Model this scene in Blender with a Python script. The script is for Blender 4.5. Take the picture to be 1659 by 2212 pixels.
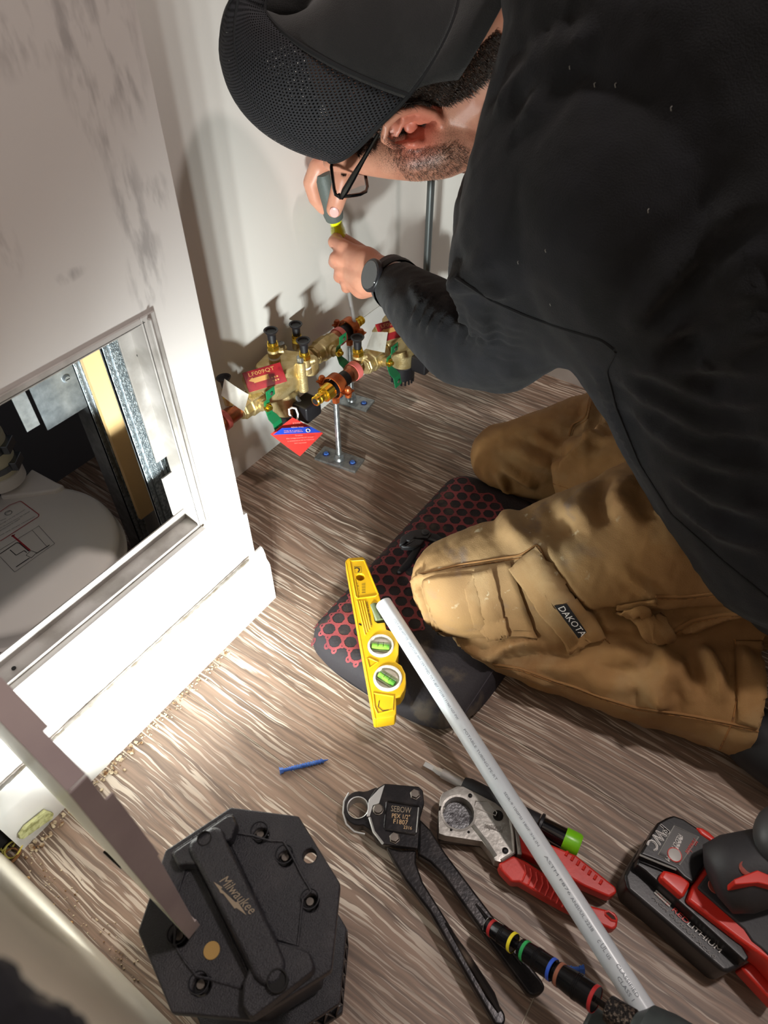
import bpy, bmesh, math, random
import numpy as np
from mathutils import Vector, Matrix, noise
from mathutils.bvhtree import BVHTree
for _o in list(bpy.data.objects): bpy.data.objects.remove(_o)
scn = bpy.context.scene; COL = scn.collection
# ---------------------------------------------------------------- camera (a phone held 0.8 m above the floor)
CAMH = 0.8; FPX = 1484.69; CX, CY = 829.5, 1106.0
RM = ((0.5723099, -0.8200345, 0.0021723), (-0.5899506, -0.4135692, -0.6934831), (0.5695785, 0.3956057, -0.7204696))
cam_d = bpy.data.cameras.new('camera'); cam = bpy.data.objects.new('camera', cam_d); COL.objects.link(cam)
cam_d.sensor_fit = 'VERTICAL'; cam_d.sensor_height = 36.0; cam_d.lens = FPX / 2212 * 36; cam_d.clip_start = 0.01
cam.matrix_world = Matrix(((RM[0][0], -RM[1][0], -RM[2][0], 0), (RM[0][1], -RM[1][1], -RM[2][1], 0), (RM[0][2], -RM[1][2], -RM[2][2], CAMH), (0, 0, 0, 1)))
scn.camera = cam
cam_d.dof.use_dof = True; cam_d.dof.focus_distance = 0.88; cam_d.dof.aperture_fstop = 10.0
# ---------------------------------------------------------------- world, ceiling lamp light, exposure
world = bpy.data.worlds.new('room_air'); scn.world = world; world.use_nodes = True
world.node_tree.nodes['Background'].inputs[0].default_value = (1.0, 0.93, 0.94, 1); world.node_tree.nodes['Background'].inputs[1].default_value = 0.155
def area_light(name, loc, target, size, energy, color, size_y=None, spread=180):
    l = bpy.data.lights.new(name, 'AREA'); l.energy = energy; l.color = color; l.size = size; l.spread = math.radians(spread)
    if size_y: l.shape = 'RECTANGLE'; l.size_y = size_y
    else: l.shape = 'DISK'
    o = bpy.data.objects.new(name, l); COL.objects.link(o); o.location = loc
    o.rotation_euler = (Vector(target) - Vector(loc)).to_track_quat('-Z', 'Y').to_euler(); return o
area_light('ceiling_light', (0.75, -0.38, 2.38), (0.6, 0.1, 0), 0.15, 20, (1.0, 0.90, 0.86))
scn.view_settings.view_transform = 'Standard'; scn.view_settings.look = 'None'
scn.view_settings.exposure = 0.0; scn.view_settings.gamma = 1.0; scn.view_settings.use_curve_mapping = False
random.seed(7)
# ---------------------------------------------------------------- turning picture measurements into places in the room
def ray(px, py):
    c = ((px - CX) / FPX, (py - CY) / FPX, 1.0)
    return Vector([sum(RM[i][j] * c[i] for i in range(3)) for j in range(3)])
CAM = Vector((0, 0, CAMH))
def P(px, py, z=0.0): d = ray(px, py); return CAM + d * ((z - CAMH) / d.z)
def Py(px, py, y): d = ray(px, py); return CAM + d * (y / d.y)
def Px(px, py, x): d = ray(px, py); return CAM + d * (x / d.x)
def D(px, py, d): return CAM + ray(px, py) * d
def proj(p):
    q = Vector(p) - CAM; c = [sum(RM[i][j] * q[j] for j in range(3)) for i in range(3)]
    return (FPX * c[0] / c[2] + CX, FPX * c[1] / c[2] + CY)
class Fr:                                                # a measuring frame: detail crop -> photo pixels
    def __init__(s, ox, oy, k): s.ox, s.oy, s.k = ox, oy, k
    def __call__(s, u, v=None):
        if v is None: return [s(*q) for q in u]
        return (s.ox + u / s.k, s.oy + v / s.k)
Z4 = Fr(700, 1600, 2.44); Z5 = Fr(1000, 1650, 2.517); ZL = Fr(280, 1720, 3.318); ZV = Fr(730, 1190, 5.82); ZD = Fr(1340, 1740, 4.687)
ZP = Fr(600, 980, 3.016); ZT = Fr(850, 800, 2.0507); ZI = Fr(0, 640, 2.676); ZM = Fr(0, 780, 3.4576); ZA = Fr(440, 680, 6.381); ZB = Fr(660, 650, 5.72)
ZC = Fr(440, 650, 3.19); ZH = Fr(450, 0, 2.212); ZN = Fr(640, 320, 6.381); ZW = Fr(0, 1100, 2.183); ZE = Fr(0, 1430, 3.511); ZS = Fr(0, 0, 2.592); ZR = Fr(1050, 0, 2.5714)
# ---------------------------------------------------------------- materials
def lin(c):
    if max(c) > 1.001 or True: c = [x / 255 for x in c[:3]]
    return tuple([(x / 12.92 if x <= 0.04045 else ((x + 0.055) / 1.055) ** 2.4) for x in c] + [1.0])
def nt(m): return m.node_tree.nodes, m.node_tree.links
MATS = {}
def mat(name, c, rough=0.5, metal=0.0, c2=None, ns=30, nlo=0.45, nhi=0.62, bump=0.0, bs=400, coat=0, sheen=0, emis=0, trans=0, sub=0, alpha=1, stretch=None):
    if name in MATS: return MATS[name]
    m = bpy.data.materials.new(name); m.use_nodes = True; n, l = nt(m); b = n['Principled BSDF']; MATS[name] = m
    b.inputs['Base Color'].default_value = lin(c); b.inputs['Roughness'].default_value = rough; b.inputs['Metallic'].default_value = metal
    b.inputs['Coat Weight'].default_value = coat; b.inputs['Transmission Weight'].default_value = trans
    if sheen: b.inputs['Sheen Weight'].default_value = sheen; b.inputs['Sheen Roughness'].default_value = 0.5
    if sub: b.inputs['Subsurface Weight'].default_value = sub; b.inputs['Subsurface Radius'].default_value = (0.01, 0.004, 0.002)
    if emis: b.inputs['Emission Color'].default_value = lin(c); b.inputs['Emission Strength'].default_value = emis
    b.inputs['Alpha'].default_value = alpha
    tc = n.new('ShaderNodeTexCoord'); co = tc.outputs['Object']
    if stretch:
        mp = n.new('ShaderNodeMapping'); mp.inputs['Scale'].default_value = stretch; l.new(co, mp.inputs[0]); co = mp.outputs[0]
    if c2:
        t = n.new('ShaderNodeTexNoise'); t.inputs['Scale'].default_value = ns; t.inputs['Detail'].default_value = 5; l.new(co, t.inputs['Vector'])
        r = n.new('ShaderNodeValToRGB'); r.color_ramp.elements[0].position = nlo; r.color_ramp.elements[1].position = nhi
        r.color_ramp.elements[0].color = lin(c); r.color_ramp.elements[1].color = lin(c2)
        l.new(t.outputs['Fac'], r.inputs[0]); l.new(r.outputs[0], b.inputs['Base Color'])
    if bump:
        t = n.new('ShaderNodeTexNoise'); t.inputs['Scale'].default_value = bs; t.inputs['Detail'].default_value = 3; l.new(co, t.inputs['Vector'])
        u = n.new('ShaderNodeBump'); u.inputs['Strength'].default_value = bump; u.inputs['Distance'].default_value = 0.002
        l.new(t.outputs['Fac'], u.inputs['Height']); l.new(u.outputs[0], b.inputs['Normal'])
    return m
def node(m, kind, **kw):
    x = m.node_tree.nodes.new(kind)
    for k, v in kw.items(): setattr(x, k, v)
    return x
def mathn(m, op, a, b=None, c=None):
    x = node(m, 'ShaderNodeMath', operation=op)
    for i, v in enumerate((a, b, c)):
        if v is None: continue
        if isinstance(v, (int, float)): x.inputs[i].default_value = v
        else: m.node_tree.links.new(v, x.inputs[i])
    return x.outputs[0]
def ramp(m, fac, stops):
    r = node(m, 'ShaderNodeValToRGB'); e = r.color_ramp.elements
    while len(e) < len(stops): e.new(0.5)
    for i, (p, c) in enumerate(stops): e[i].position = p; e[i].color = c if len(c) == 4 else (*c, 1)
    m.node_tree.links.new(fac, r.inputs[0]); return r.outputs[0]
def mix(m, fac, a, b):
    x = node(m, 'ShaderNodeMix', data_type='RGBA')
    for s, v in ((x.inputs[0], fac), (x.inputs[6], a), (x.inputs[7], b)):
        if isinstance(v, (int, float)): s.default_value = v
        elif isinstance(v, tuple): s.default_value = v
        else: m.node_tree.links.new(v, s)
    return x.outputs[2]
def noisen(m, co, scale, detail=3, sx=None, rough=0.5):
    if sx:
        mp = node(m, 'ShaderNodeMapping'); mp.inputs['Scale'].default_value = sx; m.node_tree.links.new(co, mp.inputs[0]); co = mp.outputs[0]
    t = node(m, 'ShaderNodeTexNoise'); t.inputs['Scale'].default_value = scale; t.inputs['Detail'].default_value = detail; t.inputs['Roughness'].default_value = rough
    m.node_tree.links.new(co, t.inputs['Vector']); return t.outputs['Fac']
def wood_floor():
    m = mat('floor_wood', (120, 100, 84), 0.48); n, l = nt(m); b = n['Principled BSDF']
    g = node(m, 'ShaderNodeNewGeometry').outputs['Position']; oi = node(m, 'ShaderNodeObjectInfo')
    off = node(m, 'ShaderNodeVectorMath', operation='MULTIPLY_ADD'); l.new(oi.outputs['Random'], off.inputs[0]); off.inputs[1].default_value = (3.1, 7.7, 0); l.new(g, off.inputs[2])
    w1 = noisen(m, off.outputs[0], 1, 1, (7, 2.0, 1)); w2 = noisen(m, off.outputs[0], 1, 2, (42, 20, 1))
    sh = mathn(m, 'ADD', mathn(m, 'MULTIPLY', w1, 0.055), mathn(m, 'MULTIPLY', w2, 0.006))
    cb = node(m, 'ShaderNodeCombineXYZ'); l.new(sh, cb.inputs[0])
    ad = node(m, 'ShaderNodeVectorMath', operation='ADD'); l.new(off.outputs[0], ad.inputs[0]); l.new(cb.outputs[0], ad.inputs[1])
    fine = noisen(m, ad.outputs[0], 1, 3, (320, 10, 1)); mid = noisen(m, ad.outputs[0], 1, 2, (200, 5, 1)); big = noisen(m, off.outputs[0], 1, 3, (14, 3.5, 1))
    streak = ramp(m, fine, [(0.54, (0, 0, 0)), (0.58, (1, 1, 1))])
    msk = ramp(m, big, [(0.35, (0.10, 0.10, 0.10)), (0.62, (1, 1, 1))])
    tone = ramp(m, mid, [(0.35, lin((102, 84, 71))), (0.62, lin((144, 119, 101)))])
    f = mathn(m, 'MULTIPLY', mathn(m, 'MULTIPLY', streak, msk), 0.85)
    l.new(mix(m, f, tone, lin((222, 208, 190))), b.inputs['Base Color'])
    bp = node(m, 'ShaderNodeBump'); bp.inputs['Strength'].default_value = 0.25; bp.inputs['Distance'].default_value = 0.0008
    l.new(mathn(m, 'SUBTRACT', mid, mathn(m, 'MULTIPLY', fine, 0.8)), bp.inputs['Height']); l.new(bp.outputs[0], b.inputs['Normal'])
    return m
def scuffed_wall():
    m = mat('scuffed_white_paint', (214, 208, 204), 0.6); n, l = nt(m); b = n['Principled BSDF']
    g = node(m, 'ShaderNodeNewGeometry').outputs['Position']
    s = node(m, 'ShaderNodeSeparateXYZ'); l.new(g, s.inputs[0]); X, Zc = s.outputs[0], s.outputs[2]
    def blob(x0, z0, rx, rz):
        a = mathn(m, 'POWER', mathn(m, 'DIVIDE', mathn(m, 'SUBTRACT', X, x0), rx), 2); c = mathn(m, 'POWER', mathn(m, 'DIVIDE', mathn(m, 'SUBTRACT', Zc, z0), rz), 2)
        return mathn(m, 'MAXIMUM', mathn(m, 'SUBTRACT', 1.0, mathn(m, 'ADD', a, c)), 0.0)
    tot = None
    for bb in SCUFFS:
        v = blob(*bb); tot = v if tot is None else mathn(m, 'MAXIMUM', tot, v)
    st = noisen(m, g, 1, 4, (120, 1, 30)); k = ramp(m, st, [(0.46, (0, 0, 0)), (0.66, (1, 1, 1))])
    f = mathn(m, 'MULTIPLY', mathn(m, 'MULTIPLY', tot, k), 0.5)
    l.new(mix(m, f, lin((214, 208, 204)), lin((110, 103, 104))), b.inputs['Base Color']); return m
# ---------------------------------------------------------------- mesh helpers
def new_obj(name, me, parent=None):
    o = bpy.data.objects.new(name, me); COL.objects.link(o)
    if parent:
        o.parent = parent; o.matrix_parent_inverse = parent_inv(parent)
    return o
WORLD = {}
def parent_inv(p):
    return Matrix.Translation(-WORLD[p.name]) if p.name in WORLD else Matrix.Identity(4)
def thing(name, label, cat, loc=(0, 0, 0), group=None):
    o = bpy.data.objects.new(name, None); COL.objects.link(o); o.location = loc; o.empty_display_size = 0.02; WORLD[o.name] = Vector(loc)
    o['label'] = label; o['category'] = cat
    if group: o['group'] = group
    return o
def tag(o, label, cat, group=None):
    o['label'] = label; o['category'] = cat
    if group: o['group'] = group
    return o
class G:
    def __init__(s): s.bm = bmesh.new()
    def add(s, vs, fs):
        v = [s.bm.verts.new(x) for x in vs]
        for f in fs:
            try: s.bm.faces.new([v[i] for i in f])
            except ValueError: pass
        return s
    def box(s, lo, hi, M=None):
        x0, y0, z0 = lo; x1, y1, z1 = hi
        vs = [Vector(p) for p in ((x0, y0, z0), (x1, y0, z0), (x1, y1, z0), (x0, y1, z0), (x0, y0, z1), (x1, y0, z1), (x1, y1, z1), (x0, y1, z1))]
        if M: vs = [M @ v for v in vs]
        return s.add(vs, ((0, 3, 2, 1), (4, 5, 6, 7), (0, 1, 5, 4), (1, 2, 6, 5), (2, 3, 7, 6), (3, 0, 4, 7)))
    def prism(s, top, dz, inset=0.0):
        """solid under a closed outline (world points), going down by dz"""
        n = len(top); top = [Vector(p) for p in top]; c = sum(top, Vector()) / n
        bot = [p + Vector((0, 0, -dz)) - (Vector((c.x - p.x, c.y - p.y, 0)) * inset) for p in top]
        return s.add(top + bot, [tuple(range(n)), tuple(range(2 * n - 1, n - 1, -1))] + [(i, i + n, (i + 1) % n + n, (i + 1) % n) for i in range(n)])
    def prismv(s, pts, vec):
        n = len(pts); a = [Vector(p) for p in pts]; b = [p + Vector(vec) for p in a]
        return s.add(a + b, [tuple(range(n)), tuple(range(2 * n - 1, n - 1, -1))] + [(i, i + n, (i + 1) % n + n, (i + 1) % n) for i in range(n)])
    def holed(s, top, holes, dz):
        """plate with round openings: holes = [(centre, radius)]"""
        b = bmesh.new(); n = len(top); z = top[0].z
        loops = [[Vector(p) for p in top]]
        for c, r in holes: loops.append([Vector((c.x + r * math.cos(t * math.tau / 20), c.y + r * math.sin(t * math.tau / 20), z)) for t in range(20)])
        ed = []
        for L in loops:
            vv = [b.verts.new(p) for p in L]; ed += [b.edges.new((vv[i], vv[(i + 1) % len(vv)])) for i in range(len(vv))]
        bmesh.ops.triangle_fill(b, use_beauty=True, use_dissolve=False, edges=ed, normal=(0, 0, 1))
        b.verts.ensure_lookup_table(); vs = [v.co.copy() for v in b.verts]; fs = [[v.index for v in f.verts] for f in b.faces]
        b.verts.index_update(); fs = [[v.index for v in f.verts] for f in b.faces]; k = len(vs)
        allv = vs + [v - Vector((0, 0, dz)) for v in vs]; allf = [tuple(f) for f in fs] + [tuple(i + k for i in reversed(f)) for f in fs]
        o = 0
        for L in loops:
            m = len(L); allf += [(o + i, o + (i + 1) % m, o + (i + 1) % m + k, o + i + k) for i in range(m)]; o += m
        b.free(); s.add(allv, allf); bmesh.ops.recalc_face_normals(s.bm, faces=s.bm.faces[:]); return s
    def lathe(s, prof, p0, axis, seg=20, cap=True, sx=1.0):
        """prof = [(distance along axis, radius)]"""
        p0 = Vector(p0); a = Vector(axis).normalized(); u = a.orthogonal().normalized(); w = a.cross(u); vs = []; fs = []
        for t, r in prof:
            for i in range(seg):
                an = i * math.tau / seg; vs.append(p0 + a * t + (u * math.cos(an) * sx + w * math.sin(an)) * r)
        for j in range(len(prof) - 1):
            for i in range(seg): fs.append((j * seg + i, j * seg + (i + 1) % seg, (j + 1) * seg + (i + 1) % seg, (j + 1) * seg + i))
        if cap: fs += [tuple(range(seg - 1, -1, -1)), tuple(range((len(prof) - 1) * seg, len(prof) * seg))]
        return s.add(vs, fs)
    def cyl(s, p0, p1, r0, r1=None, seg=20):
        p0, p1 = Vector(p0), Vector(p1); return s.lathe([(0, r0), ((p1 - p0).length, r0 if r1 is None else r1)], p0, p1 - p0, seg)
    def tube(s, pts, r, seg=8, closed=False):
        pts = [Vector(p) for p in pts]; n = len(pts); vs = []; fs = []; u = None
        for i, p in enumerate(pts):
            a = (pts[(i + 1) % n] - pts[i - 1]) if closed or 0 < i < n - 1 else (pts[min(i + 1, n - 1)] - pts[max(i - 1, 0)])
            a.normalize()
            u = (a.orthogonal() if u is None else u - a * u.dot(a)).normalized(); w = a.cross(u); rr = r[i] if isinstance(r, (list, tuple)) else r
            for k in range(seg): an = k * math.tau / seg; vs.append(p + (u * math.cos(an) + w * math.sin(an)) * rr)
        for j in range(n if closed else n - 1):
            for i in range(seg): fs.append((j * seg + i, j * seg + (i + 1) % seg, ((j + 1) % n) * seg + (i + 1) % seg, ((j + 1) % n) * seg + i))
        if not closed: fs += [tuple(range(seg - 1, -1, -1)), tuple(range((n - 1) * seg, n * seg))]
        return s.add(vs, fs)
    def ball(s, c, r, sub=2, sc=(1, 1, 1), M=None):
        mm = Matrix.Translation(Vector(c)) @ (M or Matrix.Identity(4)) @ Matrix.Diagonal((*sc, 1))
        bmesh.ops.create_icosphere(s.bm, subdivisions=sub, radius=r, matrix=mm); return s
    def build(s, name, m, parent=None, bevel=0, seg=2, ang=35, smooth=True, sub=0):
        bmesh.ops.recalc_face_normals(s.bm, faces=s.bm.faces[:])
        me = bpy.data.meshes.new(name); s.bm.to_mesh(me); s.bm.free()
        if isinstance(m, (list, tuple)):
            for x in m: me.materials.append(x)
        elif m: me.materials.append(m)
        if smooth and len(me.polygons):
            me.polygons.foreach_set('use_smooth', [True] * len(me.polygons))
            if not sub and not bevel: me.set_sharp_from_angle(angle=math.radians(ang))
        o = new_obj(name, me, parent)
        if bevel:
            b = o.modifiers.new('bevel', 'BEVEL'); b.width = bevel; b.segments = seg; b.limit_method = 'ANGLE'; b.angle_limit = math.radians(30); b.harden_normals = False
            wn = o.modifiers.new('wn', 'WEIGHTED_NORMAL'); wn.keep_sharp = False
        if sub: k = o.modifiers.new('sub', 'SUBSURF'); k.levels = sub; k.render_levels = sub
        return o
def pz(fr, uv, z): return [P(*fr(u, v), z) for u, v in uv]
def prism_px(name, fr, uv, z, dz, m, parent, bevel=0.0015, inset=0.0, seg=2, down=None):
    return G().prism(pz(fr, uv, z), dz, inset).build(name, m, parent, bevel, seg)
_txt = {}
def text_mesh(s):
    if s not in _txt:
        c = bpy.data.curves.new('t', 'FONT'); c.body = s; c.resolution_u = 2; c.align_x = 'LEFT'
        o = bpy.data.objects.new('t', c); COL.objects.link(o); dg = bpy.context.evaluated_depsgraph_get(); me = o.evaluated_get(dg).to_mesh()
        v = [x.co.copy() for x in me.vertices]; f = [tuple(p.vertices) for p in me.polygons]
        o.evaluated_get(dg).to_mesh_clear(); bpy.data.objects.remove(o); bpy.data.curves.remove(c)
        x0 = min(a.x for a in v); x1 = max(a.x for a in v); y1 = max(a.y for a in v); y0 = min(min(a.y for a in v), 0)
        _txt[s] = ([((a.x - x0) / (x1 - x0), (a.y) / max(y1, 1e-6)) for a in v], f)
    return _txt[s]
def text_g(g, s, p0, xv, yv, shear=0.0, lift=(0, 0, 0)):
    """letters: p0 = foot of first letter, xv = whole run, yv = cap height vector"""
    v, f = text_mesh(s); p0, xv, yv, lift = Vector(p0), Vector(xv), Vector(yv), Vector(lift)
    g.add([p0 + xv * a + yv * b + xv.normalized() * (b * shear * yv.length) + lift for a, b in v], f); return g
def text_z(g, s, a, b, z, h, shear=0.0, flip=1):
    """text on a level surface from photo pixel a to b"""
    A, B = P(*a, z), P(*b, z); x = B - A; n = Vector((0, 0, 1)); y = n.cross(x).normalized() * h * flip
    return text_g(g, s, A, x, y, shear, (0, 0, 0.0003))
def struct(o): o['kind'] = 'structure'; return o
def stuff(o): o['kind'] = 'stuff'; return o
# ================================================================ THE SETTING
YN = 0.482; YB = 0.700; XR = 1.145; XL = -0.030; XC = 0.386     # near wall face, back wall face, right wall, left wall, near wall's free corner
M_wood = wood_floor()
floor = struct(G().box((-0.35, -1.6, -0.03), (1.6, 1.1, -0.0014)).build('floor', mat('grout', (206, 196, 178), 0.8), None))
plank_me = None
PW = 0.1847; edges = [0.2216 + PW * k for k in range(-3, 7)]
joints = {-1: [-0.05, -1.2], 0: [0.52, -0.62], 1: [0.334, -0.55], 2: [-0.3], 3: [0.15, -1.0], 4: [0.62, -0.4], -2: [0.1, -0.9], 5: [0.2, -0.8], 6: [-0.2], -3: [0.3]}
def plank_mesh(w, l):
    me = G().box((0, 0, -0.008), (w, l, 0)); return me
for k, x0 in enumerate(edges):
    ys = sorted([-1.6, 1.1] + joints.get(k - 3, []))
    for a, b in zip(ys[:-1], ys[1:]):
        o = G().box((0.0006, 0.0006, -0.0014), (PW - 0.0006, b - a - 0.0006, 0)).build('plank', M_wood, floor, bevel=0.0003, seg=1)
        o.location = (x0, a, 0)
SCUFFS = []; M_blk = mat('black_hole', (16, 14, 14), .8)
for (u, v, rx, rz) in ((1.5 * 380, 215, .04, .05), (430, 330, .02, .09), (560, 230, .03, .03), (690, 380, .02, .05), (640, 480, .035, .02), (545, 600, .012, .05), (570, 720, .008, .03), (860, 1090, .02, .02), (730, 1150, .02, .05), (820, 1400, .02, .05), (820, 1600, .02, .04), (30, 1350, .01, .03), (40, 160, .05, .03), (380, 1550, .02, .006)):
    q = Py(*ZS(u, v), YN); SCUFFS.append((q.x, q.z, rx, rz))
M_near = scuffed_wall(); M_wall = mat('white_wall_paint', (212, 208, 202), 0.55, bump=0.05, bs=60); M_trim = mat('white_gloss_trim', (226, 224, 220), 0.35, c2=(212, 209, 203), ns=8)
OX0, OX1, OZ0, OZ1 = 0.045, 0.322, 0.218, 0.483            # hole of the access opening
T = 0.012
g = G(); g.box((-0.015, YN, 0), (OX0, YN + T, 1.75)); g.box((OX1, YN, 0), (XC, YN + T, 1.75)); g.box((OX0, YN, 0), (OX1, YN + T, OZ0)); g.box((OX0, YN, OZ1), (OX1, YN + T, 1.75))
bmesh.ops.remove_doubles(g.bm, verts=g.bm.verts[:], dist=1e-5)
wn = struct(g.build('wall_front', M_near)); wn['label'] = 'boxed-out white partition with scuffs and a square access opening'
g = G(); g.box((XC - T, YN + T, 0), (XC, YB, 1.75)); struct(g.build('wall_side', M_wall))
g = G(); g.box((XC, YB, 0), (XR + 0.1, YB + 0.05, 1.75)); struct(g.build('wall_back', M_wall))
g = G(); g.box((XR, -1.6, 0), (XR + 0.05, YB, 1.75)); struct(g.build('wall_right', M_wall))
M_left = mat('beige_wall_paint', (196, 188, 172), 0.45, c2=(186, 178, 163), ns=5)
g = G(); g.box((XL - 0.04, -1.6, 0.002), (XL, 0.463, 1.75)); struct(g.build('wall_left', M_left))
# corner bead strip low on the free corner of the near wall
struct(G().box((XC, YN - 0.0008, 0), (XC + 0.006, YN + 0.05, 0.178)).build('trim_1', M_trim, None, bevel=0.001))
def baseboard(name, p, dx, length, n, h, t):
    """profile swept along dx, standing out by n"""
    prof = [(0, 0), (t, 0), (t, h * .70), (t * .92, h * .74), (t * .62, h * .80), (t * .55, h * .90), (t * .38, h * .97), (t * .2, h), (0, h)]
    dx, n = Vector(dx), Vector(n); a = [Vector(p) + n * u + Vector((0, 0, v)) for u, v in prof]
    return struct(G().prismv(a, dx * length).build(name, M_trim, None))
baseboard('baseboard_front', (-0.016, YN, 0), (1, 0, 0), 0.419, (0, -1, 0), 0.104, 0.013)
baseboard('baseboard_back', (XC, YB, 0), (1, 0, 0), XR - XC, (0, -1, 0), 0.118, 0.010)
baseboard('baseboard_right', (XR, YB, 0), (0, -1, 0), 2.2, (-1, 0, 0), 0.118, 0.012)
# near-black strip, painted shade of the gap behind the left wall edge
struct(G().box((XL - 0.04, YN + 0.004, 0), (-0.0152, YN + 0.03, 1.75)).build('gap_shade_strip', mat('gap_shade', (30, 26, 24), 0.9)))
# ---- caulk line along the top of the front baseboard, broken in places
g = G(); q0 = Vector((0.0, YN - 0.004, 0.1045))
for i in range(34):
    x = 0.01 + i * 0.0108; r = 0.0018 + 0.0010 * random.random() * (2.2 if 6 < i < 13 else 1)
    g.ball((x, YN - 0.0045, 0.1050 + random.uniform(-.0004, .0004)), r, 1, (4.5, 1, .8))
tag(g.build('caulk_bead', mat('old_caulk', (128, 124, 118), 0.8, c2=(100, 90, 76), ns=60)), 'old broken grey caulk bead along top of the front baseboard', 'caulk')
# ---- plaster crumbs along the foot of the walls
g = G()
for i in range(260):
    x = random.uniform(-0.02, 0.30); d = abs(random.gauss(0, 0.006)) + 0.002; s = random.uniform(0.0006, 0.0022) * (1.2 if x < .15 else .8)
    g.ball((x, YN - 0.0145 - d, s * .7), s, 1, (random.uniform(.7, 1.4), random.uniform(.7, 1.3), random.uniform(.5, 1)))
for i in range(90):
    y = random.uniform(0.27, 0.45); s = random.uniform(0.0004, 0.0012)
    g.ball((XL + 0.003 + abs(random.gauss(0, 0.012)), y, s * .7), s, 1)
tag(stuff(g.build('plaster_crumbs', mat('crumbs', (206, 190, 160), 0.9, c2=(120, 84, 50), ns=120))), 'fine plaster crumbs and dirt scattered along the foot of the walls', 'debris')
for u, v, r, lab in ((207, 1645, .0028, 'tan plaster crumb on the floor by the left wall, nearest the corner'), (403, 1845, .0018, 'small tan plaster crumb by the left wall, middle of the row'), (535, 1985, .0030, 'yellowish plaster crumb by the left wall beside the black lamp')):
    p = P(*ZE(u, v), 0.002); tag(G().ball(p, r, 2, (1, .85, .75)).build('plaster_crumb', mat('crumb_tan', (222, 196, 140), 0.9, c2=(150, 96, 50), ns=200)), lab, 'crumb', 'loose crumbs by the left wall')
# peeled flake of greenish caulk on the front baseboard and curly shavings in the corner
g = G(); uv = [(150, 1320), (195, 1255), (270, 1195), (350, 1130), (372, 1140), (410, 1150), (400, 1190), (320, 1245), (250, 1295), (180, 1345), (150, 1345)]
pts = [Py(*ZE(u, v), YN - 0.0185) for u, v in uv]; g.prismv(pts, (0, 0.004, 0)); fl = g.build('peeled_caulk_flake', mat('flake', (204, 206, 150), 0.8, c2=(150, 150, 96), ns=140, bump=.8, bs=200), None, bevel=.0008)
tag(fl, 'crinkled pale yellow-green caulk flake stuck on front baseboard near the left corner', 'caulk flake')
def curl(name, u, v, r, m, lab, turns=1.4, ph=0.0):
    c = P(*ZE(u, v), 0.006); pts = [c + Vector((math.cos(ph + t * .3) * r * (1 + t * .03), math.sin(ph + t * .3) * r, max(-.0045, .0016 * math.sin(t * .7)))) for t in range(int(21 * turns))]
    tag(G().tube(pts, 0.0011, 6).build(name, m), lab, 'shaving', 'curled shavings in the left corner')
curl('caulk_shaving', 60, 1380, .006, mat('shav_y', (206, 188, 90), .7), 'yellow curled shaving at the dark gap, topmost of the corner pile')
curl('caulk_shaving', 100, 1420, .008, mat('shav_y', (206, 188, 90), .7), 'yellow looped shaving right of the corner pile', 1.2, 2)
curl('caulk_shaving', 75, 1475, .007, mat('shav_b', (128, 84, 44), .8), 'brown curled shaving, lowest of the corner pile', 1.5, 4)
# ---- the access panel: galvanised frame and its open door
M_galv = mat('galvanised_steel', (150, 156, 160), 0.34, 0.85, c2=(186, 192, 196), ns=90, nlo=.35, nhi=.7, bump=.06, bs=300)
M_prime = mat('primed_grey_steel', (178, 172, 168), 0.45, 0.0, c2=(150, 144, 138), ns=24, bump=.05)
acc = thing('access_panel', 'square grey steel access panel frame set in the white partition, its door swung open', 'access panel', (0.17, YN, OZ0))
FO = 0.334; FZ0, FZ1 = 0.203, 0.486
def rail(name, lo, hi): return G().box(lo, hi).build(name, M_prime, acc, bevel=.0008)
rail('frame_rail', (OX1 - .004, YN - .0028, FZ0), (FO, YN - .0004, FZ1)); rail('frame_rail', (.018, YN - .0028, FZ0), (OX0 + .004, YN - .0004, FZ1))
rail('frame_rail', (OX0 + .004, YN - .0028, FZ0), (OX1 - .004, YN - .0004, OZ0 + .004)); rail('frame_rail', (OX0 + .004, YN - .0028, OZ1 - .004), (OX1 - .004, YN - .0004, FZ1))
for lo, hi in (((OX1 - .003, YN - .0028, OZ0), (OX1 - .0015, YN + .022, OZ1)), ((OX0 + .0015, YN - .0028, OZ0), (OX0 + .003, YN + .022, OZ1)), ((OX0, YN - .0028, OZ0 + .0015), (OX1, YN + .022, OZ0 + .003)), ((OX0, YN - .0028, OZ1 - .003), (OX1, YN + .022, OZ1 - .0015))):
    G().box(lo, hi).build('frame_return', M_prime, acc, bevel=.0004)
G().box((OX1 - .017, YN + .020, .315), (OX1 - .0015, YN + .022, OZ1)).build('stop_lip', M_prime, acc, bevel=.0004)
G().box((OX1 - .017, YN + .020, OZ0), (OX1 - .0015, YN + .022, .292)).build('stop_lip', M_prime, acc, bevel=.0004)
G().box((OX0, YN + .0185, OZ0 + .003), (OX1 - .0005, YN + .0205, OZ0 + .017)).build('stop_lip', M_prime, acc, bevel=.0004)
G().box((OX0, YN - .010, OZ0 - .0035), (OX1, YN - .0025, OZ0 - .0005)).build('raised_bead', M_trim, acc, bevel=.001)
G().box((OX1 + .002, YN - .007, OZ0), (OX1 + .0045, YN - .0025, OZ1)).build('raised_bead', M_prime, acc, bevel=.001)

for u, v in ((800, 340), (1058, 1190), (960, 1422)):
    q = Py(*ZI(u, v), YN + .0195); G().cyl(q, q + Vector((0, .0018, 0)), .0017, seg=10).build('screw_hole', M_blk, acc)
q = P(*ZE(105, 48), OZ0 + .0035); G().cyl(q, q + Vector((0, 0, .0006)), .0022, seg=10).build('screw_hole', M_blk, acc)
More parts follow.
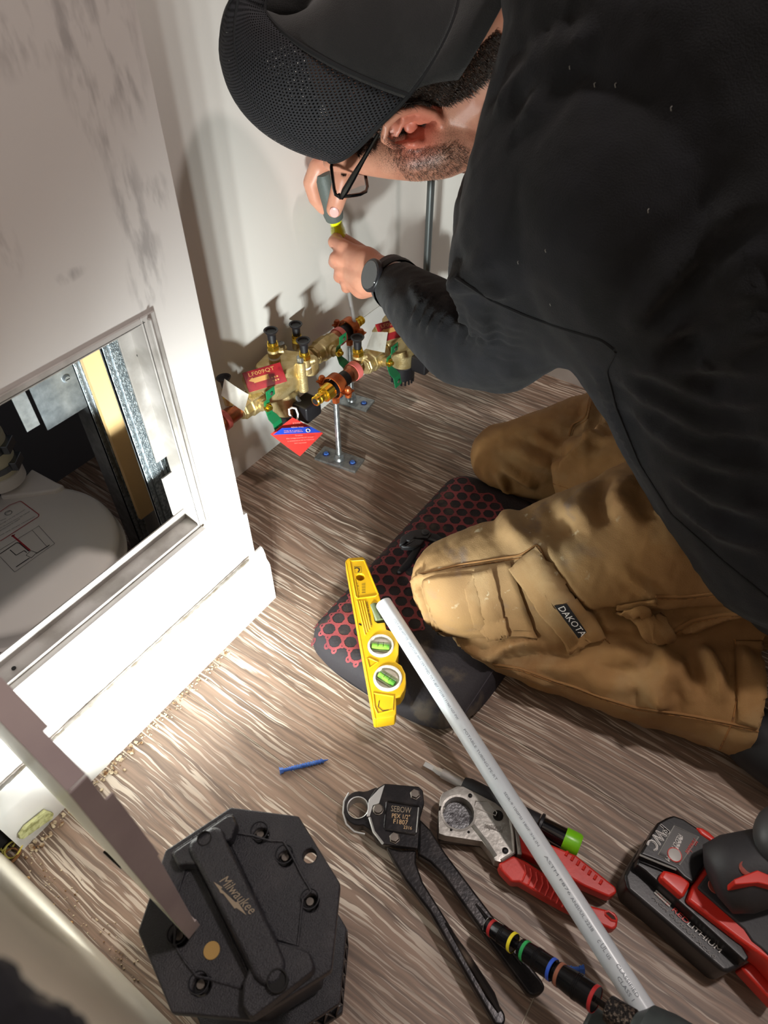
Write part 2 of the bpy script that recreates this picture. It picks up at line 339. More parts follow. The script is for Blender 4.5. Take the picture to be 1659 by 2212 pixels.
# door: folded sheet with returned flanges, standing open towards the lamp
M_door = mat('mauve_grey_door', (170, 154, 152), 0.42, 0.0, c2=(156, 140, 140), ns=9); M_doorf = mat('door_face_white', (222, 224, 208), 0.3)
dA = Vector((0.0205, 0.190, 0)); dB = Vector((0.036, 0.477, 0)); dz0, dz1 = 0.214, 0.484
def dp(t, off, z): p = dA.lerp(dB, t); return Vector((p.x + off, p.y, z))
door = G().add([dp(0, 0, dz0), dp(1, 0, dz0), dp(1, 0, dz1), dp(0, 0, dz1), dp(0, .0012, dz0), dp(1, .0012, dz0), dp(1, .0012, dz1), dp(0, .0012, dz1)], ((0, 1, 2, 3), (7, 6, 5, 4), (0, 4, 5, 1), (1, 5, 6, 2), (2, 6, 7, 3), (3, 7, 4, 0))).build('door', M_doorf, acc)
W0 = .0115; W1 = .0165
def flange(name, a, b, n, m): return G().prismv([a[0], b[0], b[1], a[1]], n).build(name, m, door, bevel=.0003)
# free edge flange (with notched ends) facing the camera
fe = [dp(0, 0, dz0), dp(0, W0, dz0), dp(0, W0, dz0 + .014), dp(0, W0 - .0016, dz0 + .014), dp(0, W0 + .0035, .36), dp(0, W0 + .0048, .36), dp(0, W0 + .0035, .455), dp(0, W0 - .001, .455), dp(0, W0 - .001, dz1), dp(0, 0, dz1)]
fe = [p + Vector((0, -.0012, 0)) for p in fe]
o = G().prismv(fe, (0, .0012, 0)).build('edge_flange', M_door, door, bevel=.0003)
tp = [dp(0, 0, dz1), dp(0, W0 - .001, dz1), dp(.12, W0 - .001, dz1), dp(.12, W0 + .002, dz1), dp(1, W1, dz1), dp(1, 0, dz1)]
G().prismv(tp, (0, 0, .0012)).build('top_flange', M_door, door, bevel=.0003)
G().prismv([dp(0, 0, dz0), dp(0, W0, dz0), dp(1, W0, dz0), dp(1, 0, dz0)], (0, 0, .0012)).build('bottom_flange', M_door, door)
G().box((.0236, .268, .2142), (.0255, .288, .2175)).build('latch', mat('dark_latch', (40, 34, 32), .5), door)
q = Px(*ZE(160, 578), .027); G().cyl((.0285, .30, dz1 + .0012), (.0285, .30, dz1 + .0017), .0016, seg=10).build('rivet_hole', M_blk, door)
# ---- inside the chase: studs, ply strip, back panel
M_knurl = mat('knurled_stud', (140, 150, 156), .36, .9, c2=(200, 208, 212), ns=260, nlo=.4, nhi=.6, bump=.5, bs=700)
struct(G().box((-0.45, 0.93, 0), (0.5, 0.95, 1.0)).build('wall_rear', mat('chase_back', (96, 98, 104), .8)))
def stud(name, lab, y, x0, x1, z0, z1, d, ribs=()):
    t = thing(name, lab, 'stud', ((x0 + x1) / 2, y, z0), 'steel studs inside the opening')
    G().box((x0, y, z0), (x1, y + .001, z1)).build('web', M_galv, t)
    G().box((x0, y, z0), (x0 + .001, y + d, z1)).build('flange', M_galv, t); G().box((x1 - .001, y, z0), (x1, y + d, z1)).build('flange', M_galv, t)
    for a in ribs: G().box((x0 + a[0] * (x1 - x0), y - .0016, z0), (x0 + a[1] * (x1 - x0), y, z1)).build('knurled_rib', M_knurl, t, bevel=.0006)
    return t
stud('steel_stud', 'bright galvanised steel stud nearest the frame inside the opening', .555, .316, .353, .0, .76, .003, ((.02, .16), (.22, .60), (.68, .80), (.84, .98)))
s2 = stud('steel_stud', 'wide galvanised steel stud with a screw, behind the ply strip inside the opening', .668, .340, .358, .0, .76, .03, ((.05, .25), (.45, .62), (.82, .98)))
G().box((.284, .668, .295), (.340, .669, .76)).build('web_plate', M_galv, s2)
q = Py(*ZI(385, 477), .667); G().lathe([(-.0015, .0052), (.0, .0050), (.0022, .0036)], q, (0, -1, 0), 14).build('screw', M_galv, s2)
G().box((q.x - .0025, q.y - .0025, q.z - .0005), (q.x + .0025, q.y, q.z + .0005)).build('screw_slot', M_blk, s2)
pl = thing('plywood_strip', 'tan plywood strip standing between the two steel studs', 'plywood', (.345, .63, 0)); M_ply = mat('ply', (214, 178, 124), .6, c2=(196, 158, 106), ns=6, stretch=(1, 1, .1))
G().box((.334, .63, .125), (.3735, .636, .76)).build('board', M_ply, pl)
st = thing('steel_channel', 'short bright steel channel hanging cut off above the white pump', 'channel', (.235, .60, .352))
a = [Py(*ZI(u, v), .6) for u, v in ((50, 560), (120, 515), (238, 700), (165, 810))]
zz = a[3].z; G().box((a[0].x - .0, .6, zz + .005), (a[0].x + .014, .601, .76)).build('face', M_galv, st)
G().prismv([(a[0].x + .014, .6, zz + .005), (a[0].x + .014, .608, zz + .012), (a[0].x + .014, .608, .76), (a[0].x + .014, .6, .76)], (.001, 0, 0)).build('side', M_galv, st)
# ---- macerator pump
M_plast = mat('ivory_plastic', (232, 226, 218), .32); pc = Vector((.193, .688, 0)); R = .123
pump = thing('macerator_pump', 'round ivory plastic pump tank with printed lid behind the access opening', 'pump', pc)
G().lathe([(0, R * .93), (.10, R * .985), (.118, R * .99)], pc, (0, 0, 1), 72).build('tank', M_plast, pump)
G().lathe([(.119, R * 1.0), (.121, R * 1.025), (.126, R * 1.03), (.128, R * 1.01), (.129, R), (.144, R * .995), (.1492, R * .975), (.1515, R * .93), (.153, R * .6), (.1535, .0005)], pc, (0, 0, 1), 96).build('lid', M_plast, pump, ang=50)
q = P(*ZM(540, 1785), .1515); G().lathe([(0, .0068), (.0008, .0068), (.0008, .006), (.0003, .0055)], q, (0, 0, 1), 20).build('lid_plug', M_plast, pump)
for u, v in ((307, 902),):
    q = P(*ZM(u, v), .155); G().lathe([(-.004, .005), (.0015, .005), (.0015, .0035), (.0, .003)], q, (0, 0, 1), 14).build('screw', mat('dull_screw', (150, 145, 135), .4, .8), pump)
prism_px('inlet_housing', ZM, [(0, 960), (120, 940), (235, 800), (290, 830), (420, 900), (480, 925), (420, 960), (200, 990), (0, 1010)], .158, .03, M_plast, pump, .003)
ct = P(*ZM(20, 880), .165); up = Vector((0, 0, 1))
G().lathe([(0, .030), (.018, .030)], ct, up, 32).build('outlet_socket', M_plast, pump)
G().lathe([(.018, .0275), (.075, .0275)], ct, up, 32).build('rubber_sleeve', mat('cream_rubber', (214, 206, 176), .45), pump)
for z in (.026, .054): 
    cb = G().lathe([(z, .0283), (z, .0292), (z + .0085, .0292), (z + .0085, .0283)], ct, up, 32, cap=False).build('hose_clamp', mat('clamp_steel', (120, 124, 128), .25, .95), pump)
    G().box((.024, -.012, z - .002), (.034, .012, z + .011), Matrix.Translation(ct) @ Matrix.Rotation(-.9, 4, 'Z')).build('clamp_screw', mat('clamp_steel', (120, 124, 128), .25, .95), cb, .001)
G().lathe([(.075, .0245), (.088, .0235), (.0885, .001)], ct, up, 28).build('rubber_boot', mat('black_rubber', (26, 25, 28), .5), pump)
M_cu = mat('copper', (206, 128, 88), .22, .95, c2=(180, 100, 64), ns=40)
cc = ct + Vector((-.004, -.001, 0)); G().lathe([(.088, .0105), (.105, .0105), (.105, .012), (.115, .012)], cc, up, 20).build('copper_pipe', M_cu, pump)
G().lathe([(.115, .016), (.128, .017), (.135, .014)], cc, up, 16).build('black_seal', mat('black_wrap', (22, 22, 26), .25), pump)
G().lathe([(.135, .0125), (.150, .0125), (.150, .0138), (.154, .0138)], cc, up, 20).build('copper_ring', M_cu, pump)
G().lathe([(.150, .0128), (.30, .0128)], cc, up, 20).build('white_pipe', mat('white_pipe', (232, 234, 232), .35), pump)
# printed notice and diagram on the lid
g = G(); r_ = G(); zt = .1537
def pl_line(gg, uvs, w, z=zt, fr=ZM):
    for a, b in zip(uvs[:-1], uvs[1:]):
        A, B = P(*fr(*a), z), P(*fr(*b), z); d = (B - A); n = Vector((-d.y, d.x, 0)).normalized() * w
        gg.add([A - n, B - n, B + n, A + n], ((0, 1, 2, 3),))
pl_line(r_, [(0, 1125), (70, 1075), (150, 1045), (165, 1052), (290, 1145), (288, 1160), (0, 1345)], .0005)
for i, (a, b) in enumerate((((0, 1195), (50, 1175)), ((0, 1225), (188, 1110)), ((0, 1250), (222, 1125)), ((0, 1270), (150, 1180)), ((0, 1305), (262, 1162)))):
    A = P(*ZM(*a), zt); B = P(*ZM(*b), zt); s = ('manuals.', 'through a one way vent system', 'lea las instrucciones del manual', 'system must be vented', 'use one simple ventilation')[i]
    text_g(g, s, A, B - A, Vector((0, 0, 1)).cross(B - A).normalized() * .0016)
text_g(g, 'CSA', P(*ZM(45, 1140), zt), P(*ZM(78, 1118), zt) - P(*ZM(45, 1140), zt), (0, .002, 0))
e = [P(*ZM(62 + 27 * math.cos(t), 1133 + 16 * math.sin(t) - 6 * math.cos(t)), zt) for t in [i * math.tau / 16 for i in range(16)]]
for a, b in zip(e, e[1:] + e[:1]): d = b - a; n = Vector((-d.y, d.x, 0)).normalized() * .0003; g.add([a - n, b - n, b + n, a + n], ((0, 1, 2, 3),))
for L, w in (([(0, 1410), (290, 1230), (408, 1362), (110, 1575), (0, 1460)], .0002), ([(240, 1262), (355, 1390)], .0002), ([(0, 1440), (125, 1355), (145, 1360), (215, 1420)], .0006), ([(75, 1410), (120, 1450), (180, 1415), (200, 1430)], .0005), ([(270, 1437), (370, 1373)], .0006), ([(120, 1537), (220, 1470)], .0006), ([(195, 1450), (230, 1415), (272, 1430), (235, 1470), (195, 1450)], .0003)): pl_line(g, L, w)
pl_line(r_, [(90, 1300), (225, 1415)], .0011); pl_line(r_, [(85, 1310), (112, 1295)], .0008)
g.build('lid_print', mat('print_black', (40, 38, 38), .6), pump); o = r_.build('lid_print_red', mat('print_red', (170, 40, 50), .6), pump); o['label'] = 'red outline and red arrow printed on lid'
# ================================================================ THE FLOOD LAMP ON THE FLOOR
M_bp = mat('black_textured_plastic', (40, 39, 44), .38, bump=.55, bs=900, c2=(58, 55, 58), ns=25, nlo=.5, nhi=.75); M_bs = mat('black_smooth_plastic', (34, 34, 38), .35)
lc = Vector((.0605, .1765, 0)); lamp = thing('flood_lamp', 'black octagonal battery flood lamp with a bridge handle, standing lit on the wood floor', 'lamp', lc)
ZT0 = .200
oct_ = [P(*q, ZT0) for q in ((498, 1743), (645, 1762), (735, 1908), (716, 2095), (545, 2203), (370, 2188), (297, 2012), (357, 1836))]
oct_ = list(reversed(oct_)); oc = sum(oct_, Vector()) / 8; lc = Vector((oc.x, oc.y, 0))
def octs(k, z): return [Vector((oc.x + (p.x - oc.x) * k, oc.y + (p.y - oc.y) * k, z)) for p in oct_]
def hole_at(u, v, z=ZT0, fr=ZL): return P(*fr(u, v), z)
top = G().holed(octs(1, ZT0), [(hole_at(1290, 425), .0055), (hole_at(940, 280), .0062), (hole_at(1118, 445), .0062), (hole_at(1295, 762), .0064), (hole_at(515, 1355), .0068), (hole_at(360, 1010), .0062)], .012)
cap = top.build('top_cap', M_bp, lamp, bevel=.0016, seg=2)
for uv in ((940, 280), (1118, 445), (1295, 762), (515, 1355), (360, 1010)):
    q = hole_at(*uv, ZT0 - .011); G().lathe([(0, .0064), (.001, .0064), (.001, .0001)], q, (0, 0, 1), 14).build('screw_well', M_blk, cap)
    G().lathe([(.0012, .0035), (.0035, .003)], q, (0, 0, 1), 10).build('screw', mat('dull_steel', (128, 120, 112), .35, .8), cap)
    G().lathe([(.0105, .0063), (.0118, .0072), (.0118, .0078), (.0108, .0078)], q, (0, 0, 1), 20, cap=False).build('boss_ring', M_bs, cap)
# recessed facet ridges on the cap: two raised side fields
for uv in ([(755, 265), (890, 285), (1000, 320), (1100, 325), (1150, 400), (1230, 560), (1300, 680), (1240, 740), (1205, 1070), (1060, 1030), (730, 340)],
           [(400, 520), (470, 500), (850, 1270), (800, 1375), (570, 1310), (480, 1290), (390, 1180), (320, 1060), (345, 690)]):
    pts = pz(ZL, uv, ZT0 + .0005); n = len(pts)
    for i in range(n if uv[0][0] == 755 else n):
        pass
    G().tube(pts, .0011, 6, closed=True).build('ridge', M_bp, cap)
# body between cap and foot, LED window towards the walls
G().prism(octs(.80, ZT0 - .0115), .112).build('lamp_body', M_bs, lamp, bevel=.002)
ft = G().prism(octs(1.0, .062), .010).build('foot_rim', M_bp, lamp, bevel=.0015); G().prism(octs(.78, .060), .059).build('battery_bay', M_bs, lamp, bevel=.002)
G().prism(octs(1.0, .012), .012).build('foot_rim', M_bp, lamp, bevel=.0015)
for i in range(8):
    a0, a1 = octs(.985, .052)[i], octs(.985, .052)[(i + 1) % 8]; b0, b1 = octs(.985, .011)[i], octs(.985, .011)[(i + 1) % 8]; g = G(); n = 5
    for k in range(n):
        t0, t1 = k / n, (k + 1) / n; g.tube([a0.lerp(a1, t0), b0.lerp(b1, (t0 + t1) / 2), a0.lerp(a1, t1)], .0018, 6)
    g.build('cage_lattice', M_bs, lamp)
# handle bridge
flr1 = [(300, 410), (320, 380), (700, 128), (742, 125), (772, 200), (735, 300), (712, 325), (688, 322), (1062, 1045), (1120, 1062), (1215, 1088), (1290, 1118), (1325, 1215), (1310, 1262), (885, 1588), (850, 1580), (802, 1500), (812, 1330), (858, 1225), (478, 492), (410, 488), (345, 500)]
hd = G().prism(pz(ZL, flr1, ZT0 + .0045), .005).build('handle', M_bp, lamp, bevel=.0015, seg=2)
bar = [(430, 330), (600, 215), (665, 235), (690, 320), (1060, 1060), (1110, 1180), (1060, 1330), (960, 1350), (890, 1290), (850, 1200), (490, 500), (425, 400)]
ptsb = [P(*ZL(u, v), ZT0 + .0205) for u, v in bar]
fA = [(305, 412), (325, 388), (700, 136), (738, 132), (765, 200), (728, 300), (712, 318), (690, 318), (600, 330), (478, 485), (412, 482), (350, 494)]
fB = [(1062, 1048), (1120, 1068), (1212, 1095), (1284, 1124), (1317, 1215), (1302, 1258), (885, 1578), (856, 1570), (810, 1500), (820, 1332), (866, 1225), (960, 1180)]
for f_ in (fA, fB): G().prism([P(*ZL(u, v), ZT0 + .0155) for u, v in f_], .013, .05).build('handle_foot', M_bp, hd, bevel=.0055, seg=4)
G().prism(ptsb, .017, .10).build('grip', M_bp, hd, bevel=.0065, seg=4)
for u, v, r in ((535, 302, .0058), (1058, 1320, .0075)):
    q = P(*ZL(u, v), ZT0 + .0208); G().lathe([(-.010, r * .8), (-.009, r), (.0004, r), (.0004, r * .86), (-.002, r * .84)], q, (0, 0, 1), 20).build('bolt_hole', M_blk, hd)
M_let = mat('worn_lettering', (150, 134, 112), .5)
g = G(); zt = ZT0 + .0208; A = P(*ZL(640, 600), zt); B = P(*ZL(855, 838), zt); yv = (P(*ZL(705, 555), zt) - P(*ZL(660, 615), zt))
text_g(g, 'Milwaukee', P(*ZL(642, 612), zt), P(*ZL(862, 850), zt) - P(*ZL(642, 612), zt), P(*ZL(700, 560), zt) - P(*ZL(648, 612), zt), .25, (0, 0, .0003))
bolt = [(600, 612), (665, 652), (655, 665), (760, 760), (775, 755), (838, 852), (765, 800), (752, 806), (672, 700), (650, 692), (640, 668)]
g.add(pz(ZL, bolt, zt + .0003), (tuple(range(len(bolt))),)); g.build('lettering', M_let, hd)
q = P(*ZL(588, 1105), ZT0 + .0003); G().lathe([(0, .0062), (.0004, .006)], q, (0, 0, 1), 20).build('paint_spot', mat('ochre', (176, 140, 78), .7), cap)
# LED strips: lit panels on the four facets that face the walls
led = mat('led_window', (255, 255, 250), .3, emis=.5)
def facet(ang, w, off, e):
    c = lc + Vector((math.cos(ang) * off, math.sin(ang) * off, .142)); t = Vector((-math.sin(ang), math.cos(ang), 0)); n = Vector((math.cos(ang), math.sin(ang), 0))
    G().prismv([c - t * w + Vector((0, 0, -.034)), c + t * w + Vector((0, 0, -.034)), c + t * w + Vector((0, 0, .034)), c - t * w + Vector((0, 0, .034))], n * .002).build('led_window', led, lamp)
    for s in (-.5, .5):
        p = c + t * w * s + n * .006
        L = area_light('led_light', p, p + n + Vector((0, 0, .13)), .008, e, (.93, 1.0, .98), .045, 100)
for a, e_ in ((107, .09), (62, 1.2), (30, .9)): facet(math.radians(a), .021, .0645, e_)
# ================================================================ KNEELING PAD
px0, px1, py0, py1, PZ = .352, .772, .137, .388, .034
def pad_h(x, y, off=0.0):
    r = .030; cx_, cy_ = (px0 + px1) / 2, (py0 + py1) / 2; hx, hy = (px1 - px0) / 2, (py1 - py0) / 2
    dx, dy = abs(x - cx_) - (hx - .045), abs(y - cy_) - (hy - .045)
    d = .045 - (math.hypot(max(dx, 0), max(dy, 0)) + min(max(dx, dy), 0)); e = min(max(d / r, 0), 1)
    return PZ * (1 - (1 - e) ** 2.2) ** .5 + .0008 * math.sin(x * 60 + 2 * math.sin(y * 40)) * e
M_pad = mat('dark_stained_fabric', (40, 36, 40), .75, c2=(78, 68, 58), ns=22, nlo=.56, nhi=.66, bump=.25, bs=300)
g = G(); nx, ny = 96, 60; vs = []; fs = []
def sq(u, v):      # unit square -> rounded rectangle
    x, y = 2 * u - 1, 2 * v - 1; k = 1 - .020 * (abs(x) ** 6) * (abs(y) ** 6) * 6
    return (px0 + px1) / 2 + (px1 - px0) / 2 * x * k, (py0 + py1) / 2 + (py1 - py0) / 2 * y * k
for j in range(ny + 1):
    for i in range(nx + 1): x, y = sq(i / nx, j / ny); vs.append((x, y, max(pad_h(x, y), .001)))
for j in range(ny):
    for i in range(nx): a = j * (nx + 1) + i; fs.append((a, a + 1, a + nx + 2, a + nx + 1))
rim = list(range(0, nx + 1)) + [j * (nx + 1) + nx for j in range(1, ny + 1)] + [ny * (nx + 1) + i for i in range(nx - 1, -1, -1)] + [j * (nx + 1) for j in range(ny - 1, 0, -1)]
fs.append(tuple(reversed(rim)))
pad = thing('kneeling_pad', 'dark stained kneeling pad with red honeycomb print under the man\'s knees', 'kneeling pad', (.56, .26, 0))
g.add(vs, fs).build('cushion', M_pad, pad, ang=60)
g = G(); pitch = .0205
def ringpoly(cx_, cy_, ro, ri, k=6, rot=0):
    if not all(px0 + .004 < cx_ + ro * math.cos(i * math.tau / k + rot) < px1 - .004 and py0 < cy_ + ro * math.sin(i * math.tau / k + rot) < py1 - .003 for i in range(k)): return
    if pad_h(cx_, cy_) < .012 or min(pad_h(cx_ + ro * math.cos(i * math.tau / k), cy_ + ro * math.sin(i * math.tau / k)) for i in range(k)) < .008: return
    V = []
    for rr in (ro, ri):
        for i in range(k): x, y = cx_ + rr * math.cos(i * math.tau / k + rot), cy_ + rr * math.sin(i * math.tau / k + rot); V.append((x, y, pad_h(x, y) + .0006))
    g.add(V, [(i, (i + 1) % k, k + (i + 1) % k, k + i) for i in range(k)])
def red_zone(x, y): return y > .272 + .012 * math.sin(x * 90) and x < .735 + .01 * math.sin(y * 130)
for j in range(12):
    for i in range(28):
        cx_ = px0 + .004 + i * pitch + (j % 2) * pitch / 2; cy_ = .268 + j * pitch * .866
        if not red_zone(cx_, cy_): continue
        ringpoly(cx_, cy_, pitch * .60, pitch * .43, 8, math.pi / 8)
        for s in (-1, 1): ringpoly(cx_ + 0, cy_ + s * pitch * .577, pitch * .20, pitch * .08, 8)
stuff(g.build('honeycomb_print', mat('print_dull_red', (138, 62, 66), .7, c2=(110, 44, 50), ns=30), pad))
# seam along the front edge
pts = [(px0 + .02 + i * .0385 / 4, py0 + .012, 0) for i in range(40)]
G().tube([(x, y, pad_h(x, y) + .0002) for x, y, _ in pts], .0009, 5).build('seam', mat('pad_seam', (58, 54, 60), .8), pad)
# ================================================================ TORPEDO LEVEL
LZ = .064; M_yel = mat('yellow_enamel', (224, 176, 24), .34, c2=(206, 158, 20), ns=10)
lev = thing('torpedo_level', 'yellow torpedo level with two round vials lying across the kneeling pad edge', 'level', P(800, 1380, .034))
out = [(92, 125), (122, 92), (315, 76), (345, 100), (525, 570), (545, 640), (425, 672), (462, 880), (500, 905), (592, 895), (612, 985), (690, 1012), (745, 1080), (768, 1180), (760, 1300), (725, 1390), (800, 1440), (850, 1540), (858, 1660), (835, 1750), (790, 1820), (728, 1850), (735, 1900), (735, 2040), (715, 2080), (480, 2118), (452, 2090)]
body = G().holed(list(reversed(pz(ZV, out, LZ))), [(P(*ZV(538, 1192), LZ), .0165), (P(*ZV(625, 1600), LZ), .0175), (P(*ZV(281, 328), LZ), .0056)], .021).build('body', M_yel, lev, bevel=.0014, seg=2)
prism_px('base_edge', ZV, [(92, 128), (110, 150), (470, 2060), (480, 2118), (448, 2100)], LZ + .0006, .022, M_yel, lev, .0008)
rec = [(150, 130), (330, 118), (505, 545), (470, 570), (250, 600), (225, 575)]; G().tube(pz(ZV, rec, LZ + .0002), .0012, 6, closed=True).build('recess_edge', M_yel, body)
for k in range(4): G().tube([P(*ZV(245 + 30 * k, 630), LZ + .0004), P(*ZV(345 + 22 * k, 1060 - 30 * k), LZ + .0004)], .0012, 6).build('rib', M_yel, body)
for L in ([(365, 1360), (395, 1350), (500, 1400), (395, 1475)], [(445, 1790), (700, 1830), (690, 2000), (500, 2050), (460, 1960)]): G().tube(pz(ZV, L, LZ + .0002), .0011, 6, closed=True).build('recess_edge', M_yel, body)
M_ring = mat('white_ring', (226, 218, 206), .4, c2=(190, 178, 160), ns=50); M_liq = mat('green_fluid', (120, 168, 60), .08, c2=(60, 116, 40), ns=80, coat=1); M_glz = mat('vial_plastic', (150, 156, 120), .1, coat=1)
for (u, v), r, ang in (((538, 1192), .0165, 4), ((625, 1600), .0175, 32)):
    c = P(*ZV(u, v), LZ); vi = G().lathe([(-.018, r), (.001, r), (.002, r * .96), (.0022, r * .84), (-.004, r * .80), (-.004, .0001)], c, (0, 0, 1), 36, cap=False).build('vial_ring', M_ring, lev)
    d = (P(*ZV(u + 100 * math.cos(math.radians(ang)), v + 100 * math.sin(math.radians(ang))), LZ) - c).normalized(); c2 = c + Vector((0, 0, -.0025))
    w = Vector((0, 0, 1)).cross(d)
    G().box((-r * .78, -r * .42, -.001), (r * .78, r * .42, .0008), Matrix.Translation(c2) @ Matrix(((d.x, w.x, 0, 0), (d.y, w.y, 0, 0), (0, 0, 1, 0), (0, 0, 0, 1)))).build('vial_block', M_glz, vi, .0005)
    G().lathe([(-r * .7, .0002), (-r * .66, .0042), (r * .66, .0042), (r * .7, .0002)], c2 + w * (-.001) + Vector((0, 0, .0022)), d, 16).build('spirit_vial', M_liq, vi)
    for s in (-.2, .2): 
        e = c2 + d * (r * s) + Vector((0, 0, .0066)); G().tube([e - w * .004, e + w * .003], .0003, 5).build('vial_line', mat('print_black', (40, 38, 38), .6), vi)
va = P(*ZV(445, 690), LZ - .004); vb = P(*ZV(520, 890), LZ - .004); G().cyl(va, vb, .0062, seg=16).build('top_vial', mat('dull_green_vial', (110, 120, 84), .12, coat=1), lev)
g = G(); text_z(g, 'MADE IN GERMANY', ZV(352, 645), ZV(408, 935), LZ + .0002, .0026, flip=1)
for k in range(12): 
    a = ZV(300, 402 + k * 11.5); b = ZV(345, 398 + k * 11.5); A, B = P(*a, LZ + .0004), P(*b, LZ + .0004); n = Vector((0, .0001 + .0002 * (k * 7 % 3), 0)); g.add([A - n, B - n, B + n, A + n], ((0, 1, 2, 3),))
text_z(g, '0 38 2716', ZV(236, 400), ZV(262, 540), LZ + .0002, .0018)
e = [(235 + 35 * math.cos(t), 240 + 28 * math.sin(t)) for t in [i * math.pi / 8 - 2.4 for i in range(10)]]
pl_line(g, e, .0009, LZ + .0005, ZV); pl_line(g, [(205, 195), (290, 195), (298, 270), (215, 275), (205, 195)], .0002, LZ + .0005, ZV)
pl_line(g, [(520, 1880), (505, 1960), (560, 2010), (640, 2000)], .0004, LZ + .0005, ZV)
g.build('print', mat('print_black', (40, 38, 38), .6), body)
pen = [(265, 905), (300, 925), (295, 945), (262, 925)]; g = G(); g.add(pz(ZV, pen, LZ + .0005), ((0, 1, 2, 3),)); g.build('chip', M_blk, body)
# ================================================================ WHITE PEX PIPE
M_pex = mat('white_pex', (216, 222, 226), .28, c2=(206, 214, 220), ns=10); pa = P(828, 1303, .078); pb = P(1410, 2212, .050); 
pa = Vector((pa.x, pa.y, .078)); PR = .0107
pipe = thing('plastic_pipe', 'long straight white plastic pipe leaning from the level to the drill', 'pipe', P(1100, 1750, .07))
dv = (pb - pa).normalized(); u_ = dv.orthogonal().normalized()
G().lathe([(.0, PR * .78), (.0, PR * .97), (.001, PR), ((pb - pa).length + .03, PR)], pa, dv, 32, cap=False).build('tube', M_pex, pipe)
G().lathe([(.001, PR * .79), (.06, PR * .79), (.06, .0001)], pa, dv, 28, cap=False).build('bore', mat('bore_grey', (120, 124, 128), .6), pipe)
def pipe_text(g, s, a, b, h, side=0.0):
    """lettering wrapped on the pipe wall, between photo pixels a and b along the axis"""
    v, f = text_mesh(s); L = (pb - pa).length
    def tpos(q):
        best = min(range(0, 1200), key=lambda i: (proj(pa + dv * (i / 1000))[1] - q[1]) ** 2); return best / 1000
    ta, tb = tpos(a), tpos(b); mid = pa + dv * ((ta + tb) / 2); nv = (CAM - mid); nv -= dv * nv.dot(dv); nv.normalize(); w = dv.cross(nv)
    vs = []
    for x, y in v:
        an = side + y * h / PR; vs.append(pa + dv * (ta + (tb - ta) * x) + (nv * math.cos(an) - w * math.sin(an)) * (PR + .00025))
    g.add(vs, f)
g = G()
for s, a, b, h, sd in (('COLD AND HOT USE', (850, 1345), (880, 1390), .0028, -.1), ('HEATLINK PIPE CERTIFIED TO F1807 / F2159 / F1960 NSF-PW', (880, 1395), (985, 1560), .0026, -.1), ('POTABLE TUBING PE-RT', (995, 1580), (1060, 1690), .0026, -.1), ('SDR-9 100PSI 180F 3/4 IN', (1075, 1715), (1150, 1830), .0024, -.1), ('ASTM F876', (1165, 1850), (1215, 1935), .0026, -.1), ('ANSI/UL 2238', (1240, 1940), (1290, 2012), .0028, -.15), ('c UL us', (1300, 2030), (1330, 2070), .0042, -.2), ('CLASSIFIED', (1342, 2085), (1392, 2155), .0032, .05), ('CLASS 1', (1358, 2105), (1390, 2155), .0032, -.45)):
    pipe_text(g, s, a, b, h, sd)
g.build('pipe_print', mat('faint_print', (120, 126, 134), .6), pipe)
# ================================================================ BLUE MASONRY SCREWS
M_blu = mat('blue_coating', (52, 96, 178), .4, c2=(74, 116, 190), ns=120)
def masonry_screw(a, b, lab, z=.0035):
    A, B = P(*a, z + .0012), P(*b, z - .0008); d = (B - A); L = d.length; t = thing('masonry_screw', lab, 'screw', A, 'blue masonry screws'); 
    G().lathe([(0, .0046), (.0012, .0046), (.0013, .0036), (.0045, .0036)], A, d, 6).build('hex_head', M_blu, t)
    G().lathe([(.004, .0021), (L * .84, .0021), (L, .0004)], A, d, 12).build('shank', M_blu, t)
    dn = d.normalized(); u = dn.orthogonal().normalized(); w = dn.cross(u); pts = []
    for i in range(int(L / .0032) * 10):
        s = .012 + i * .00032
        if s > L * .9: break
        pts.append(A + dn * s + (u * math.cos(i * math.tau / 10) + w * math.sin(i * math.tau / 10)) * .0025)
    G().tube(pts, .0007, 4).build('thread', M_blu, t); return t
masonry_screw((604, 1666), (709, 1641), 'blue masonry screw lying alone on the floor above the lamp')
masonry_screw((1262, 2094), (1205, 2092), 'blue masonry screw half hidden behind the socket driver bit', .004)
# ================================================================ CRIMPING TOOL
M_ct = mat('blackened_steel', (36, 34, 36), .30, .55, c2=(52, 48, 48), ns=60, bump=.12, bs=300); M_edge = mat('bare_steel_edge', (198, 198, 196), .32, .55)
M_wear = mat('worn_grip_steel', (44, 40, 40), .28, .6, c2=(150, 132, 118), ns=46, nlo=.50, nhi=.74)
cr = thing('crimping_tool', 'black steel pipe crimping tool with long open handles and a ring jaw', 'crimping tool', P(900, 1900, 0))
hz = .034
jaw = [(185 + 85 * math.cos(t), 355 + 92 * math.sin(t)) for t in [math.radians(a) for a in range(285, 60, -15)]] + [(258, 480), (275, 520), (318, 548), (345, 540), (345, 255), (270, 245), (230, 262)]
G().holed(list(reversed(pz(Z4, jaw, .024))) if False else pz(Z4, jaw, .024), [(P(*Z4(178, 352), .024), .0112)], .017).build('ring_jaw', M_ct, cr, bevel=.0015)
c = P(*Z4(178, 352), .0245); G().lathe([(-.016, .0112), (.0, .0112), (.0004, .0122)], c, (0, 0, 1), 28, cap=False).build('jaw_lining', M_edge, cr)
G().tube(pz(Z4, [(130, 275), (105, 320), (100, 380), (118, 440), (160, 480), (215, 492)], .0235), .0011, 6).build('bright_rim', M_edge, cr)
plate = [(240, 300), (268, 255), (320, 224), (500, 240), (522, 262), (528, 330), (508, 400), (496, 570), (312, 546), (262, 480), (232, 400)]
